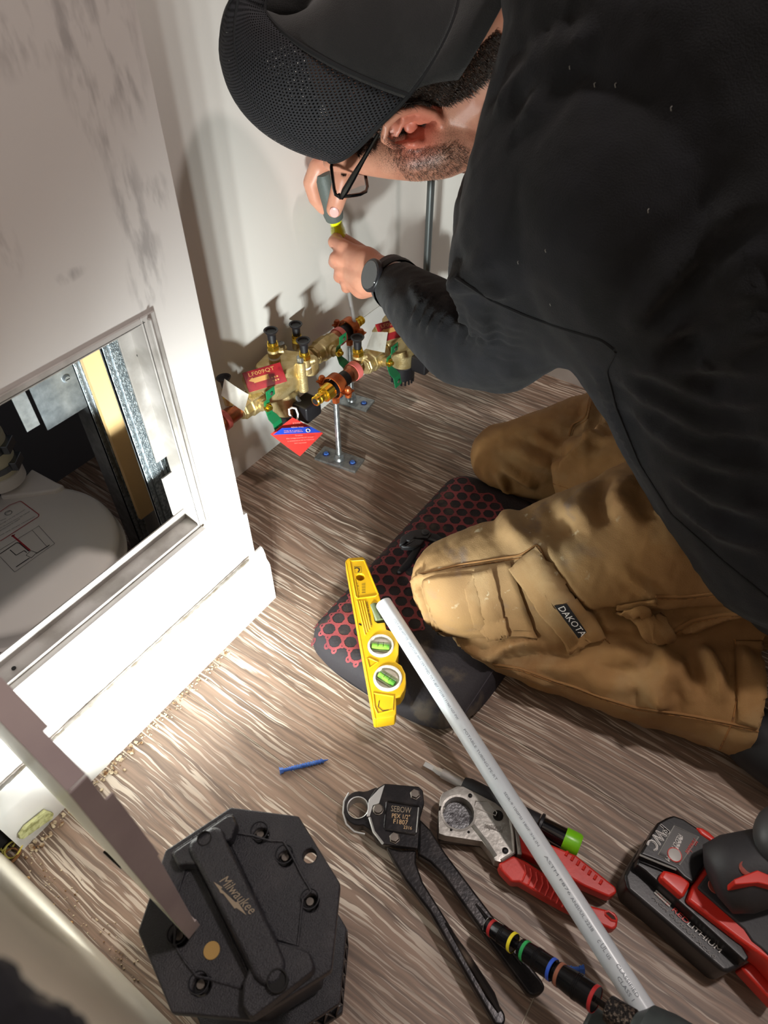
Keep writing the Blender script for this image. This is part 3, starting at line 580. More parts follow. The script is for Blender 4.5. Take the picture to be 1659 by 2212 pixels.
G().prism(pz(Z4, plate, hz), .007).build('cheek_plate', M_ct, cr, bevel=.0015); G().prism(pz(Z4, plate, .0125), .007).build('cheek_plate', M_ct, cr, bevel=.0015)
G().prism(pz(Z4, [(292, 250), (320, 232), (290, 330), (258, 340), (240, 400), (225, 398), (236, 310)], hz + .0006), .002).build('bright_bevel', M_edge, cr, .0005)
G().tube(pz(Z4, [(240, 405), (262, 480), (312, 545)], hz + .0), .0016, 6).build('bright_bevel', M_edge, cr)
G().tube(pz(Z4, [(335, 318), (500, 345), (506, 360), (488, 488), (478, 495), (325, 470), (318, 455), (330, 325)], hz + .0005), .0012, 6, closed=True).build('label_border', M_ct, cr)
G().tube(pz(Z4, [(498, 352), (486, 484)], hz + .0014), .0007, 6).build('bright_scratch', M_edge, cr)
for u, v in ((285, 365), (372, 515), (480, 285)):
    q = P(*Z4(u, v), hz); b = G().lathe([(0, .0062), (.0012, .0062), (.0014, .005), (.0042, .0047)], q, (0, 0, 1), 6 if u > 300 else 10).build('pivot_bolt', mat('dull_steel', (128, 120, 112), .35, .8), cr, .0004)
g = G(); text_z(g, 'SEBOW', Z4(352, 372), Z4(458, 384), hz + .0004, .0062); o = g.build('lettering', M_let, cr)
g = G(); text_z(g, 'PEX 1/2"', Z4(357, 406), Z4(452, 416), hz + .0004, .0048); text_z(g, 'F1807', Z4(365, 436), Z4(440, 445), hz + .0004, .0048); text_z(g, '2316', Z4(418, 464), Z4(462, 470), hz + .0004, .0034); stuff(g.build('lettering', mat('gold_print', (214, 178, 132), .5), cr))
def handle(name, uv, z, dz, m): return G().prism(pz(Z4, uv, z), dz).build(name, m, cr, bevel=.0035, seg=3)
handle('handle', [(328, 556), (400, 575), (486, 574), (484, 640), (522, 745), (620, 900), (955, 1440), (958, 1480), (940, 1505), (900, 1496), (560, 905), (430, 735), (372, 640)], .026, .014, M_ct)
handle('handle', [(500, 405), (560, 465), (640, 590), (900, 935), (1150, 1262), (1168, 1300), (1150, 1332), (1108, 1348), (1078, 1338), (860, 1040), (620, 700), (560, 640), (496, 600)], .026, .014, M_ct)
# worn faces along the grips
G().tube(pz(Z4, [(640, 960), (760, 1150), (880, 1345), (925, 1430)], .0262), [.001, .0036, .0046, .002], 8).build('worn_strip', M_wear, cr)
G().tube(pz(Z4, [(800, 860), (900, 990), (1040, 1180)], .0262), [.001, .003, .001], 8).build('worn_strip', M_ct, cr)
# ================================================================ PIPE CUTTER
M_alu = mat('cast_aluminium', (172, 168, 162), .38, .75, c2=(150, 146, 140), ns=60, bump=.12, bs=260); M_red = mat('red_grip', (206, 50, 40), .42, c2=(190, 40, 32), ns=30, bump=.06, bs=300)
ctt = thing('pipe_cutter', 'silver and red ratcheting plastic pipe cutter lying closed under the white pipe', 'pipe cutter', P(1130, 1850, 0)); cz = .030
head = [(612, 300), (625, 275), (702, 238), (735, 240), (905, 328), (945, 362), (985, 420), (1003, 590), (985, 612), (930, 640), (900, 632), (885, 600), (832, 532), (640, 502), (606, 490), (603, 368), (640, 358), (638, 345), (606, 345)]
hp = pz(Z4, head, cz); hb = G().holed(list(reversed(hp)), [(P(*Z4(708, 380), cz), .0172)], .016).build('head', M_alu, ctt, bevel=.0014)
q = P(*Z4(708, 380), cz); G().lathe([(-.016, .0172), (.0004, .0172), (.0006, .0195), (-.0004, .0197)], q, (0, 0, 1), 36, cap=False).build('jaw_rim', M_alu, ctt)
G().lathe([(-.0145, .0168), (-.0135, .0168)], q, (0, 0, 1), 32).build('blade', mat('scuffed_blade', (120, 120, 122), .4, .8, c2=(70, 68, 70), ns=110, bump=.3), ctt)
G().prism(pz(Z4, [(598, 400), (640, 404), (870, 520), (900, 545), (835, 548), (610, 528), (598, 500)], .0135), .010).build('lower_jaw', mat('dark_zinc', (70, 66, 64), .4, .7), ctt, bevel=.001)
G().tube(pz(Z4, [(785, 445), (860, 540), (905, 610)], cz + .0006), .0022, 6).build('cast_rib', M_alu, hb); G().tube(pz(Z4, [(982, 415), (995, 500), (1000, 590), (935, 632)], cz + .0004), .0018, 6).build('cast_rib', M_alu, hb)
G().tube(pz(Z4, [(800, 318), (860, 318), (910, 378), (905, 395), (790, 350)], cz + .0003), .0007, 5, closed=True).build('cast_panel', M_alu, hb)
for u, v, r in ((770, 290, .0024), (670, 470, .0014), (762, 482, .0014), (955, 580, .0034), (917, 395, .0058)):
    q = P(*Z4(u, v), cz); G().lathe([(-.001, r), (.0005, r), (.0008, r * .7), (.0001, r * .4)], q, (0, 0, 1), 14).build('screw', mat('black_screw', (30, 28, 28), .4, .6), ctt)
g = G(); text_z(g, 'Milwaukee', Z4(945, 455), Z4(848, 440), cz + .0004, .0062, .2); g.add(pz(Z4, [(850, 440), (945, 488), (880, 462), (872, 470)], cz + .0008), ((0, 1, 2, 3),)); stuff(g.build('cast_lettering', mat('cast_letter_grey', (110, 104, 98), .5, .5), hb))  # letters in a darker grey metal than the head
def grip(name, uv, z, dz, parent=ctt, bev=.004): return G().prism(pz(Z4, uv, z), dz).build(name, M_red, parent, bevel=bev, seg=3)
g1 = grip('handle', [(918, 645), (1000, 602), (1062, 632), (1175, 705), (1310, 835), (1400, 866), (1475, 885), (1535, 902), (1553, 935), (1545, 985), (1520, 996), (1470, 975), (1400, 935), (1280, 885), (1150, 815), (1030, 745), (990, 745), (930, 680)], .030, .018)
g2 = grip('handle', [(1008, 442), (1060, 480), (1190, 542), (1330, 602), (1430, 682), (1540, 770), (1546, 800), (1505, 824), (1370, 765), (1200, 665), (1070, 602), (1020, 582)], .030, .018)
G().prism(pz(Z4, [(1000, 420), (1020, 430), (1045, 600), (1020, 600)], .031), .016).build('collar', M_alu, ctt, .001)
for i in range(8):
    u = 1040 + i * 30; v = 668 + i * 20; G().tube([P(*Z4(u + 18, v - 14), .0302), P(*Z4(u + 24, v + 26), .0306), P(*Z4(u + 4, v + 72), .0298)], .0012, 6).build('grip_rib', M_red, g1)
for i in range(7):
    u = 1285 + i * 30; v = 585 + i * 25; G().tube([P(*Z4(u, v), .0300), P(*Z4(u - 12, v + 22), .0304)], .0016, 6).build('grip_rib', M_red, g2)
sl = pz(Z4, [(1482, 903), (1500, 898), (1530, 920), (1542, 940), (1538, 952), (1515, 946), (1484, 918)], .0305); G().prism(sl, .002).build('hang_slot', mat('slot_dark', (60, 34, 26), .8), g1, .0006); G().tube(sl, .0012, 6, closed=True).build('slot_rim', M_red, g1)
# ================================================================ SCREWDRIVER WITH GREEN END
sd = thing('screwdriver', 'black-handled screwdriver with a bright green end cap, lying under the pipe cutter', 'screwdriver', P(1080, 1740, 0))
A = P(*Z4(528, 122), .007); Bp = P(*Z4(1330, 548), .0125); dd = (Bp - A); LL = dd.length; dn = dd.normalized()
def at(t): return A + dd * t
G().box((0, -.0030, -.0010), (LL * .075, .0030, .0010), Matrix.Translation(A) @ dn.to_track_quat('X', 'Z').to_matrix().to_4x4()).build('flat_tip', M_edge, sd, .0003)
G().lathe([(LL * .065, .0030), (LL * .10, .0046), (LL * .125, .0046)], A, dn, 6).build('bit', M_edge, sd)
G().lathe([(LL * .125, .0056), (LL * .29, .0056)], A, dn, 16).build('shaft', mat('chrome_shaft', (176, 172, 170), .3, .5), sd)
G().lathe([(LL * .27, .0085), (LL * .31, .0105), (LL * .50, .0118), (LL * .62, .0105), (LL * .76, .0112)], A, dn, 20).build('grip', mat('matt_black_grip', (28, 28, 32), .6), sd)
G().lathe([(LL * .765, .0112), (LL * .77, .0135), (LL * .785, .0135), (LL * .79, .0108)], A, dn, 20).build('collar', M_bs, sd)
G().lathe([(LL * .79, .0104), (LL * .93, .0112)], A, dn, 24).build('barrel', mat('gloss_black', (16, 16, 18), .12, coat=1), sd)
G().lathe([(LL * .925, .0122), (LL * 1.005, .0126), (LL * 1.02, .0112), (LL * 1.022, .0001)], A, dn, 24).build('end_cap', mat('lime_plastic', (126, 206, 30), .3), sd)
# ================================================================ BIT DRIVER STACK AND THE DRILL THAT HOLDS IT
q0 = P(*Z4(862, 972), .042); q1 = P(*Z4(1560, 1452), .100); ad = (q1 - q0).normalized(); AL = (q1 - q0).length
bd = thing('nut_driver_bit', 'black stacked nut driver bit with red, yellow, green and blue colour rings', 'driver bit', q0)
M_bk = mat('black_oxide', (24, 24, 27), .22, .5); S = AL / math.hypot(698, 480)
def tl(u): return (u - 862) * AL / 698
KS = .62
def seg(name, uu, rr, m, n=28, cap=True): return G().lathe([(tl(u), r) for u, r in zip(uu, [q * KS for q in rr])], q0, ad, n, cap).build(name, m, bd)
seg('socket', (862, 864, 905, 910, 990, 1018), (.0112, .0122, .0122, .0128, .0142, .0142), M_bk); 
G().lathe([(-.0006, .0108 * KS), (.0002, .0122 * KS)], q0, ad, 28, cap=False).build('socket_rim', M_edge, bd); G().lathe([(-.0005, .0062 * KS), (.003, .0062 * KS)], q0 - ad * .0004, ad, 12).build('hex_recess', M_blk, bd)
st_ = [q0 - ad * .0008 + (ad.orthogonal().normalized() @ Matrix.Rotation(0, 3, 'X')) * 0]
uo = ad.orthogonal().normalized(); wo = ad.cross(uo)
G().tube([q0 - ad * .0006 + (uo * math.cos(i * math.tau / 24) + wo * math.sin(i * math.tau / 24)) * KS * (.0088 + .0012 * math.cos(6 * i * math.tau / 24)) for i in range(24)], .0008, 5, closed=True).build('socket_teeth', M_edge, bd)
def ring(u, r, col, nm):
    r *= KS; return G().lathe([(0, r), (.0004, r + .0005), (.0030, r + .0005), (.0034, r)], q0 + ad * tl(u), ad, 30, cap=False).build(nm, mat(nm, col, .35), bd)
ring(882, .0122, (176, 44, 46), 'red_ring'); ring(1004, .0142, (236, 220, 50), 'yellow_ring')
seg('neck', (1022, 1062), (.0066, .0066), M_bk, 12)
seg('socket', (1055, 1060, 1085, 1160, 1215, 1235), (.0125, .0140, .0142, .0156, .0156, .0150), M_bk); ring(1075, .0142, (44, 160, 86), 'green_ring'); ring(1221, .0152, (48, 88, 196), 'blue_ring')
seg('neck', (1240, 1252), (.0118, .0118), M_bk); seg('socket', (1250, 1256, 1285, 1330, 1420, 1448), (.0140, .0156, .0158, .0172, .0176, .0172), M_bk); ring(1262, .0157, (148, 92, 70), 'brown_ring'); ring(1433, .0174, (196, 40, 46), 'red_ring')
for u in (942, 950, 958, 1140, 1147, 1154, 1161, 1350, 1358, 1366): 
    r = KS * (.0136 if u < 1000 else (.0154 if u < 1200 else .0174)); G().lathe([(0, r), (.0005, r + .0004), (.001, r)], q0 + ad * tl(u), ad, 28).build('groove_ring', M_bk, bd)
seg('hex_shank', (1452, 1545), (.0046, .0046), mat('dark_hex', (52, 48, 46), .3, .8), 6)
dr = thing('impact_driver', 'dark impact driver at the bottom edge holding the colour-ringed bit', 'power tool', q1 + ad * .05)
M_gr = mat('grey_green_rubber', (62, 70, 70), .45, c2=(52, 58, 60), ns=30, bump=.1)
G().lathe([(0, .007), (.002, .0105), (.022, .0118), (.026, .0105)], q0 + ad * tl(1500), ad, 30).build('chuck', mat('knurled_chuck', (34, 30, 30), .28, .8, c2=(110, 98, 88), ns=420, nlo=.5, nhi=.6, bump=.8, bs=900), dr)
G().lathe([(.024, .011), (.030, .017), (.034, .022), (.050, .025), (.090, .027)], q0 + ad * tl(1500), ad, 32).build('gear_case', M_gr, dr)
G().lathe([(.088, .0265), (.090, .028), (.14, .029)], q0 + ad * tl(1500), ad, 32).build('motor_housing', M_red, dr)
G().box((-.004, -.012, -.01), (.05, .012, .012), Matrix.Translation(P(*Z5(700, 1410), .05)) @ ad.to_track_quat('X', 'Z').to_matrix().to_4x4()).build('trigger_guard', M_gr, dr, .006)
# ================================================================ CORDLESS DRILL WITH BATTERY (lower right)
M_bt = mat('battery_black', (24, 23, 25), .34, c2=(36, 33, 34), ns=50, nlo=.5, nhi=.75, bump=.03); M_rb = mat('dark_rubber', (48, 48, 51), .55, bump=.1); M_rd = mat('tool_red', (212, 48, 36), .34)
cd = thing('cordless_drill', 'red and black cordless drill lying on its side, battery pack towards the pipe', 'power tool', P(1560, 1950, 0))
bz = .060; bat = prism_px('battery', ZD, [(35, 700), (110, 560), (165, 470), (245, 345), (560, 640), (1000, 1000), (1290, 1530), (1260, 1620), (1110, 1690), (1050, 1690), (400, 1130), (70, 850)], .044, .042, M_bt, cd, .004, seg=3, inset=-.02)
sb = prism_px('battery_shoulder', ZD, [(165, 600), (190, 490), (260, 330), (560, 600), (930, 900), (1310, 1540), (1270, 1590), (250, 660)], bz, .022, M_bt, bat, .002)
tp_ = prism_px('battery_cap', ZD, [(192, 492), (378, 172), (470, 120), (540, 95), (640, 130), (770, 215), (830, 270), (1000, 385), (738, 790), (640, 725), (560, 640), (400, 570)], bz + .012, .03, M_bt, bat, .0025)
ptsl = [(382, 500), (545, 205), (795, 318), (598, 602)]; fp = pz(ZD, ptsl, bz + .0125); G().prism(fp, .0008).build('label', mat('label_black', (30, 26, 26), .18, coat=.6), tp_, .0002); G().tube(fp, .0006, 5, closed=True).build('label_rim', mat('grey_rim', (150, 150, 146), .3), tp_)
zz = bz + .0126; g = G()
for i in range(4):
    u, v = 618 - i * 14, 338 + i * 33; g2_ = G(); g2_.add(pz(ZD, [(u - 18, v - 14), (u + 16, v - 12), (u + 10, v + 14), (u - 22, v + 12)], zz + .0003), ((0, 1, 2, 3),)); g2_.build('charge_bar', mat('print_white', (214, 210, 206), .5), tp_)
g = G(); text_z(g, 'REDLITHIUM', ZD(588, 285), ZD(452, 540), zz, .0046); 
stuff(g.build('label_print', mat('print_white', (214, 210, 206), .5), tp_))
g = G(); text_z(g, 'Milwaukee', ZD(742, 330), ZD(655, 468), zz, .0052, .2); g.build('label_print', M_rd, tp_)
q = P(*ZD(550, 500), zz); G().lathe([(0, .0062), (.0006, .0062), (.0008, .0048)], q, (0, 0, 1), 24).build('gauge_button', mat('grey_button', (176, 172, 168), .4), tp_); G().tube([q + Vector((math.cos(t * math.tau / 20) * .0066, math.sin(t * math.tau / 20) * .0066, .0004)) for t in range(20)], .0005, 5, closed=True).build('button_ring', M_rd, tp_)
g = G()
for s, a, b, h in (('P', (420, 270), (470, 235), .011), ('W', (350, 355), (430, 300), .010), ('C', (285, 400), (345, 375), .010)): pass
g = G()
for o_ in ((0, 0), (5, 3), (3, -5), (-4, 4)): text_z(g, 'PWC', ZD(408 + o_[0], 190 + o_[1]), ZD(262 + o_[0], 385 + o_[1]), bz + .0125, .0105)
stuff(g.build('painted_letters', mat('print_white', (214, 210, 206), .5), tp_))
G().tube(pz(ZD, [(195, 500), (400, 585), (565, 650)], bz + .0118), .001, 6).build('cap_ridge', mat('grey_rim', (150, 150, 146), .3), tp_)
g = G(); text_z(g, 'HIGH OUTPUT XC6.0', ZD(322, 935), ZD(950, 1550), .0448 + .0004, .0030, .2); stuff(g.build('lettering', mat('print_grey', (120, 116, 112), .5), bat))
g = G(); text_z(g, 'LITHIUM', ZD(672, 1205), ZD(1000, 1492), .0448 + .0004, .0044, .2); stuff(g.build('lettering', mat('print_white', (214, 210, 206), .5), bat)); g = G(); text_z(g, 'RED', ZD(520, 1060), ZD(672, 1200), .0448 + .0004, .0044, .2); stuff(g.build('lettering', M_rd, bat))
G().tube(pz(ZD, [(345, 880), (360, 862), (510, 1000), (500, 1022)], .0452), .0009, 5, closed=True).build('label_frame', mat('print_white', (214, 210, 206), .5), bat); g = G(); text_z(g, 'M18', ZD(362, 905), ZD(480, 1018), .0452, .0040, .2); stuff(g.build('lettering', M_rd, bat))
prism_px('latch', ZD, [(398, 725), (440, 645), (560, 680), (650, 720), (720, 785), (640, 935)], bz + .010, .016, M_rd, bat, .003); prism_px('latch', ZD, [(765, 215), (830, 222), (900, 265), (990, 350), (972, 392), (820, 290)], bz + .014, .02, M_rd, bat, .002)
foot = prism_px('foot_shell', ZD, [(680, 950), (735, 800), (1012, 402), (1140, 490), (1500, 640), (1700, 1100), (1700, 1800), (1495, 1560), (1200, 1350)], bz + .009, .032, M_rd, cd, .003, seg=3)
prism_px('foot_pad', ZD, [(780, 830), (1052, 462), (1150, 500), (1500, 620), (1700, 1000), (1700, 1700), (1430, 1440), (1340, 1370), (1260, 1250)], bz + .0115, .03, M_rb, cd, .002)
ha, hb_ = P(*ZD(1050, 720), bz + .030), P(*ZD(1800, 520), bz + .052); hv = (hb_ - ha)
G().lathe([(-.012, .016), (-.006, .030), (.012, .034), (hv.length, .030)], ha, hv, 36).build('grip', M_rb, cd, ang=60)
q = P(*ZD(1640, 300), bz + .075); G().ball(q, .030, 3, (1, .8, .8)).build('trigger_housing', mat('dark_grey_plastic', (66, 68, 70), .45), cd)
for L in ([(1150, 745), (1390, 652), (1600, 740), (1600, 830), (1400, 782), (1165, 800)],): prism_px('grip_inlay', ZD, L, bz + .0715, .02, M_rd, cd, .001)
for u, v in ((962, 820), (1280, 640)):
    q = P(*ZD(u, v), bz + (.013 if u < 1000 else .066)); G().lathe([(0, .0068), (.0010, .0064), (.0004, .004)], q, (0, 0, 1), 20).build('screw_boss', mat('boss_red', (150, 70, 58), .5), cd)
prism_px('belt_hook', ZD, [(1215, 1640), (1340, 1560), (1500, 1640), (1700, 1900), (1600, 2050)], .035, .02, M_rd, cd, .003)
# ================================================================ PIPEWORK BY THE BACK WALL
AZ = .157; Y2 = .574; Y1 = .657; ex = Vector((1, 0, 0)); ey = Vector((0, 1, 0)); ez = Vector((0, 0, 1))
M_br = mat('cast_brass', (212, 192, 142), .42, .75, c2=(190, 166, 112), ns=70, bump=.25, bs=350); M_bb = mat('bright_brass', (232, 196, 74), .2, .95); M_cop = mat('aged_copper', (176, 108, 76), .32, .85, c2=(140, 84, 62), ns=60)
M_cl = mat('copper_clamp', (190, 100, 52), .38, .7, c2=(150, 74, 38), ns=50); M_zn = mat('zinc_rod', (168, 172, 172), .34, .85, c2=(140, 144, 146), ns=120); M_grn = mat('green_lever', (20, 110, 66), .34); M_pink = mat('pink_tape', (226, 116, 110), .5); M_blr = mat('black_sleeve', (24, 23, 27), .45)
def stand(x, y, lab, zt):
    t = thing('pipe_stand', lab, 'pipe stand', (x, y, 0), 'threaded rod pipe stands')
    dx = (P(778, 1003, 0) - P(690, 980, 0)).normalized() if True else ex; dx = Vector((.16, -.985, 0)).normalized(); dy = Vector((-dx.y, dx.x, 0)); M = Matrix(((dx.x, dy.x, 0, x), (dx.y, dy.y, 0, y), (0, 0, 1, 0), (0, 0, 0, 1)))
    G().box((-.040, -.018, 0), (.040, .018, .005), M).build('base_plate', M_zn, t, bevel=.001)
    for s in (-1, 1):
        q = M @ Vector((s * .026, 0, .005)); o = G().lathe([(0, .0066), (.0006, .0066), (.0012, .005)], q, ez, 12).build('countersink', mat('dark_navy', (38, 44, 78), .5), t); G().lathe([(.0006, .005), (.003, .004)], q, ez, 6).build('blue_screw', M_blu, t)
    G().lathe([(.005, .0098), (.008, .0088), (.010, .0070)], (x, y, 0), ez, 20).build('weld_boss', M_zn, t); G().lathe([(.010, .0085), (.0165, .0085)], (x, y, 0), ez, 6).build('nut', M_zn, t, .0006)
    prof = [(.008, .0046)]; k = int((zt - .01) / .0024)
    for i in range(k): prof += [(.010 + i * .0024, .0049), (.0112 + i * .0024, .0043)]
    G().lathe(prof, (x, y, 0), ez, 12).build('threaded_rod', M_zn, t); return t
s2_ = stand(.690, Y2, 'short threaded rod stand with steel plate, in front, holding the brass pipe end', AZ - .012); s1_ = stand(.837, Y1, 'threaded rod stand standing behind, nearer the back wall', AZ - .012)
def clamp(t, x, y):
    g = G(); pr = []
    for i in range(25):
        a = math.pi / 2 + i * math.tau / 24; pr.append((math.cos(a), math.sin(a)))
    for s, nm in ((1, 'upper_half'), (-1, 'lower_half')):
        g = G(); pts = [Vector((x, y - .030, AZ + s * .0006)), Vector((x, y - .0185, AZ + s * .001))] + [Vector((x, y - .0165 * math.cos(i * math.pi / 10), AZ + s * (.001 + .0165 * math.sin(i * math.pi / 10)))) for i in range(11)] + [Vector((x, y + .0185, AZ + s * .001)), Vector((x, y + .030, AZ + s * .0006))]
        V = []
        for p in pts:
            for dx, o in ((-.0085, 0), (.0085, 0)): V.append(p + Vector((dx, 0, 0)))
        n = len(pts); c = Vector((x, y, AZ)); V2 = [v + Vector((0, (v.y - y), (v.z - AZ))).normalized() * .0022 for v in V]
        F = []
        for i in range(n - 1): a = 2 * i; F += [(a, a + 1, a + 3, a + 2), (a + 2 * n, a + 2 + 2 * n, a + 3 + 2 * n, a + 1 + 2 * n), (a, a + 2, a + 2 + 2 * n, a + 2 * n), (a + 1, a + 1 + 2 * n, a + 3 + 2 * n, a + 3)]
        F += [(0, 2 * n, 2 * n + 1, 1), (2 * n - 2, 2 * n - 1, 4 * n - 1, 4 * n - 2)]
        g.add(V + V2, F).build(nm, M_cl, t, bevel=.0008)
    for s in (-1, 1):
        G().lathe([(-.009, .0052), (-.006, .0052), (-.006, .0058), (.004, .0058), (.0048, .0058), (.008, .0040)], (x, y + s * .026, AZ), ez, 14).build('clamp_screw', M_cl, t)
    G().lathe([(0, .0062), (.012, .0072)], (x, y, AZ - .031), ez, 6).build('rod_socket', M_cl, t)
for t, x, y in ((thing('pipe_clamp', 'copper-coloured split ring clamp on the front stand', 'clamp', (.690, Y2, AZ), 'copper split ring clamps'), .690, Y2), (thing('pipe_clamp', 'copper-coloured split ring clamp on the back stand, under the screwdriver tip', 'clamp', (.837, Y1, AZ), 'copper split ring clamps'), .837, Y1)): clamp(t, x, y)
def ball_valve(t, x, y, s=1, hang=0.0, up=.7):
    """body along x with stem out towards the room and a two-winged green lever"""
    v = G().lathe([(-.030, .0145), (-.026, .0145), (-.026, .017), (-.014, .017), (-.012, .0195), (.012, .0195), (.014, .017), (.026, .017), (.026, .0145), (.030, .0145)], (x, y, AZ), ex, 8).build('valve_body', M_br, t, bevel=.0012)
    n = Vector((0, -1, .12)).normalized(); st0 = Vector((x, y, AZ)) + n * .014
    G().lathe([(0, .010), (.008, .010), (.008, .007), (.016, .007)], st0, n, 12).build('stem', M_br, v); G().lathe([(.016, .0075), (.021, .0075)], st0, n, 6).build('nut', M_bb, v, .0005); G().lathe([(.019, .0038), (.026, .0034)], st0, n, 10).build('stem_end', M_bb, v)
    w = ez - n * ez.dot(n); w.normalize(); sd_ = n.cross(w); base = st0 + n * .017
    for sg, ln in ((1, .036), (-1, .040)):
        prof = [(0, 0), (.010, .001), (.016, .006), (.022, .013), (ln, .015)]; V = []
        for d_, o_ in prof:
            hw = .0060 if d_ < .012 else .0092
            for s_ in (-1, 1):
                for th in (0, .0014): V.append(base + w * (sg * d_) + n * (o_ + th) + sd_ * (s_ * hw))
        F = []
        for i in range(len(prof) - 1):
            a = 4 * i; F += [(a, a + 2, a + 6, a + 4), (a + 1, a + 5, a + 7, a + 3), (a, a + 4, a + 5, a + 1), (a + 2, a + 3, a + 7, a + 6)]
        F += [(0, 1, 3, 2), (4 * len(prof) - 4, 4 * len(prof) - 2, 4 * len(prof) - 1, 4 * len(prof) - 3)]
        k = G().add(V, F).build('lever_wing', M_grn, t, bevel=.0005)
        e = base + w * (sg * (ln - .008)) + n * .0166; G().lathe([(0, .0028), (.0008, .0026)], e, n, 8).build('lever_hole', mat('dull_steel', (128, 120, 112), .35, .8), k)
    return v
def test_cock(t, x, y, z, lean=(0, 0, 1), h=.0, cap=True):
    a = Vector(lean).normalized(); p = Vector((x, y, z))
    c = G().lathe([(0, .0095), (.008, .0095), (.008, .0088), (.011, .0088), (.011, .0075), (.014, .0075), (.014, .0092), (.026, .0092)], p, a, 16).build('test_cock', M_br, t)
    G().lathe([(.010, .0092), (.013, .0092)], p, a, 16).build('thread_tape', mat('ptfe', (236, 236, 230), .6), c)
    G().lathe([(.026, .0098), (.034, .0098)], p, a, 6).build('hex_nut', M_bb, c, .0006); G().lathe([(.034, .0075), (.039, .0075)], p, a, 14).build('neck', M_bb, c)
    sc = Vector((.75, -.66, .05)).normalized(); G().lathe([(0, .0062), (.011, .0062), (.011, .0045), (.015, .0045)], p + a * .020, sc, 12).build('side_screw', M_br, c)
    G().lathe([(.037, .0062), (.052, .0066), (.056, .0098), (.0585, .0112), (.0592, .0108), (.0585, .0085), (.056, .0072), (.055, .0001)], p + Vector((0, 0, 0)), a, 24).build('black_cap', M_blr, c)
    return c
def preventer(x, y, lab, red=True):
    """reduced pressure backflow preventer: main body at x, flow along -x"""
    t = thing('backflow_preventer', lab, 'backflow preventer', (x, y, AZ - .04), 'brass backflow preventers')
    b = G().lathe([(-.055, .018), (-.045, .022), (-.030, .026), (-.010, .030), (.020, .030), (.032, .026), (.045, .022), (.056, .018)], (x, y, AZ), ex, 28).build('main_body', M_br, t, ang=50)
    G().lathe([(-.062, .019), (-.055, .0225), (-.050, .0225), (-.050, .019)], (x, y, AZ), ex, 8).build('union_nut', M_br, t, .001); G().lathe([(.050, .019), (.055, .0225), (.066, .0225), (.068, .019)], (x, y, AZ), ex, 28).build('union_nut', M_br, t)
    # top cover: round flange with two lugs
    pts = []
    for i in range(36):
        a = i * math.tau / 36; r = .031 + .010 * max(0, math.cos(2 * (a + .5))) ** 3; pts.append(Vector((x + .002 + r * math.cos(a), y + r * .92 * math.sin(a), AZ + .034)))
    G().prism(pts, .009).build('cover_flange', M_br, t, bevel=.0025, seg=3)
    G().lathe([(-.034, .0265), (.030, .0275)], (x + .002, y, AZ), ez, 32).build('bonnet', M_br, t); G().lathe([(-.062, .021), (-.034, .023)], (x, y - .002, AZ), ez, 28).build('relief_body', M_br, t)
    for dx, dy in ((.018, -.030), (.030, .020)):
        G().lathe([(-.020, .0085), (.0345, .0085)], (x + dx, y + dy, AZ), ez, 16).build('bolt_boss', M_br, t); G().lathe([(.0345, .0066), (.0425, .0066)], (x + dx, y + dy, AZ), ez, 6).build('bolt', M_zn, t, .0006)
    G().lathe([(-.010, .0165), (.012, .0165)], (x + .040, y - .026, AZ + .012), ez, 18).build('side_port', M_br, t, bevel=.002)
    # red name plate on the sloped shoulder
    n = Vector((-.35, -.55, .76)).normalized(); u = (Vector((1, 0, 0)) - n * n.x).normalized(); v_ = n.cross(u); c = Vector((x - .053, y - .020, AZ + .041)); hw, hh = .030, .0155
    u = (u * .92 - v_ * .38).normalized(); v_ = n.cross(u)
    cs = [c + u * (a * hw) + v_ * (b_ * hh) for a, b_ in ((-1, -1), (1, -1), (1, 1), (-1, 1))]
    G().prismv([p - n * .030 for p in cs], n * .030).build('plate_shoulder', M_br, t, bevel=.004); pl_ = G().prismv(cs, n * .0016).build('name_plate', mat('red_plate', (158, 34, 40), .4, c2=(130, 24, 34), ns=80), t, bevel=.0008)
    pl_['label'] = 'red name plate reading LF009QT with a gold arrow'
    g = G(); text_g(g, 'LF009QT', c - u * .022 + v_ * .0065 + n * .0018, u * .040, v_ * .0058); g.add([c + u * a + v_ * b_ + n * .0019 for a, b_ in ((-.020, -.002), (-.025, .001), (-.018, .0045), (-.018, .003), (.006, .003), (.006, -.0045), (-.018, -.0045), (-.018, -.003))], (tuple(range(8)),))
    for i in range(6): g.add([c + u * (.010 + .004 * (i % 3) + a * .0012) + v_ * (-.004 - .005 * (i // 3) + b_ * .0012) + n * .0018 for a, b_ in ((-1, -1), (1, -1), (1, 1), (-1, 1))], ((0, 1, 2, 3),))
    stuff(g.build('plate_print', mat('gold_print2', (204, 152, 88), .5), pl_))
    # black air gap fitting underneath
    a = G().lathe([(-.088, .0205), (-.086, .0225), (-.062, .0225), (-.060, .020), (-.052, .020)], (x, y - .002, AZ), ez, 28).build('drain_cup', M_blr, t)
    for i in range(12): an = math.radians(150 + i * 20); G().box((-.001, -.0015, -.0), (.0015, .0015, .008), Matrix.Translation((x + .0205 * math.cos(an), y - .002 + .0205 * math.sin(an), AZ - .096))).build('cup_tooth', M_blr, a)
    G().box((-.006, -.054, -.066), (.032, -.022, -.034), Matrix.Translation((x, y, AZ))).build('sensor_box', M_blr, t, bevel=.004); G().lathe([(0, .0035), (.012, .0035)], (x + .006, y - .030, AZ - .036), (-.2, .5, .8), 10).build('cable_gland', M_zn, t)
    return t
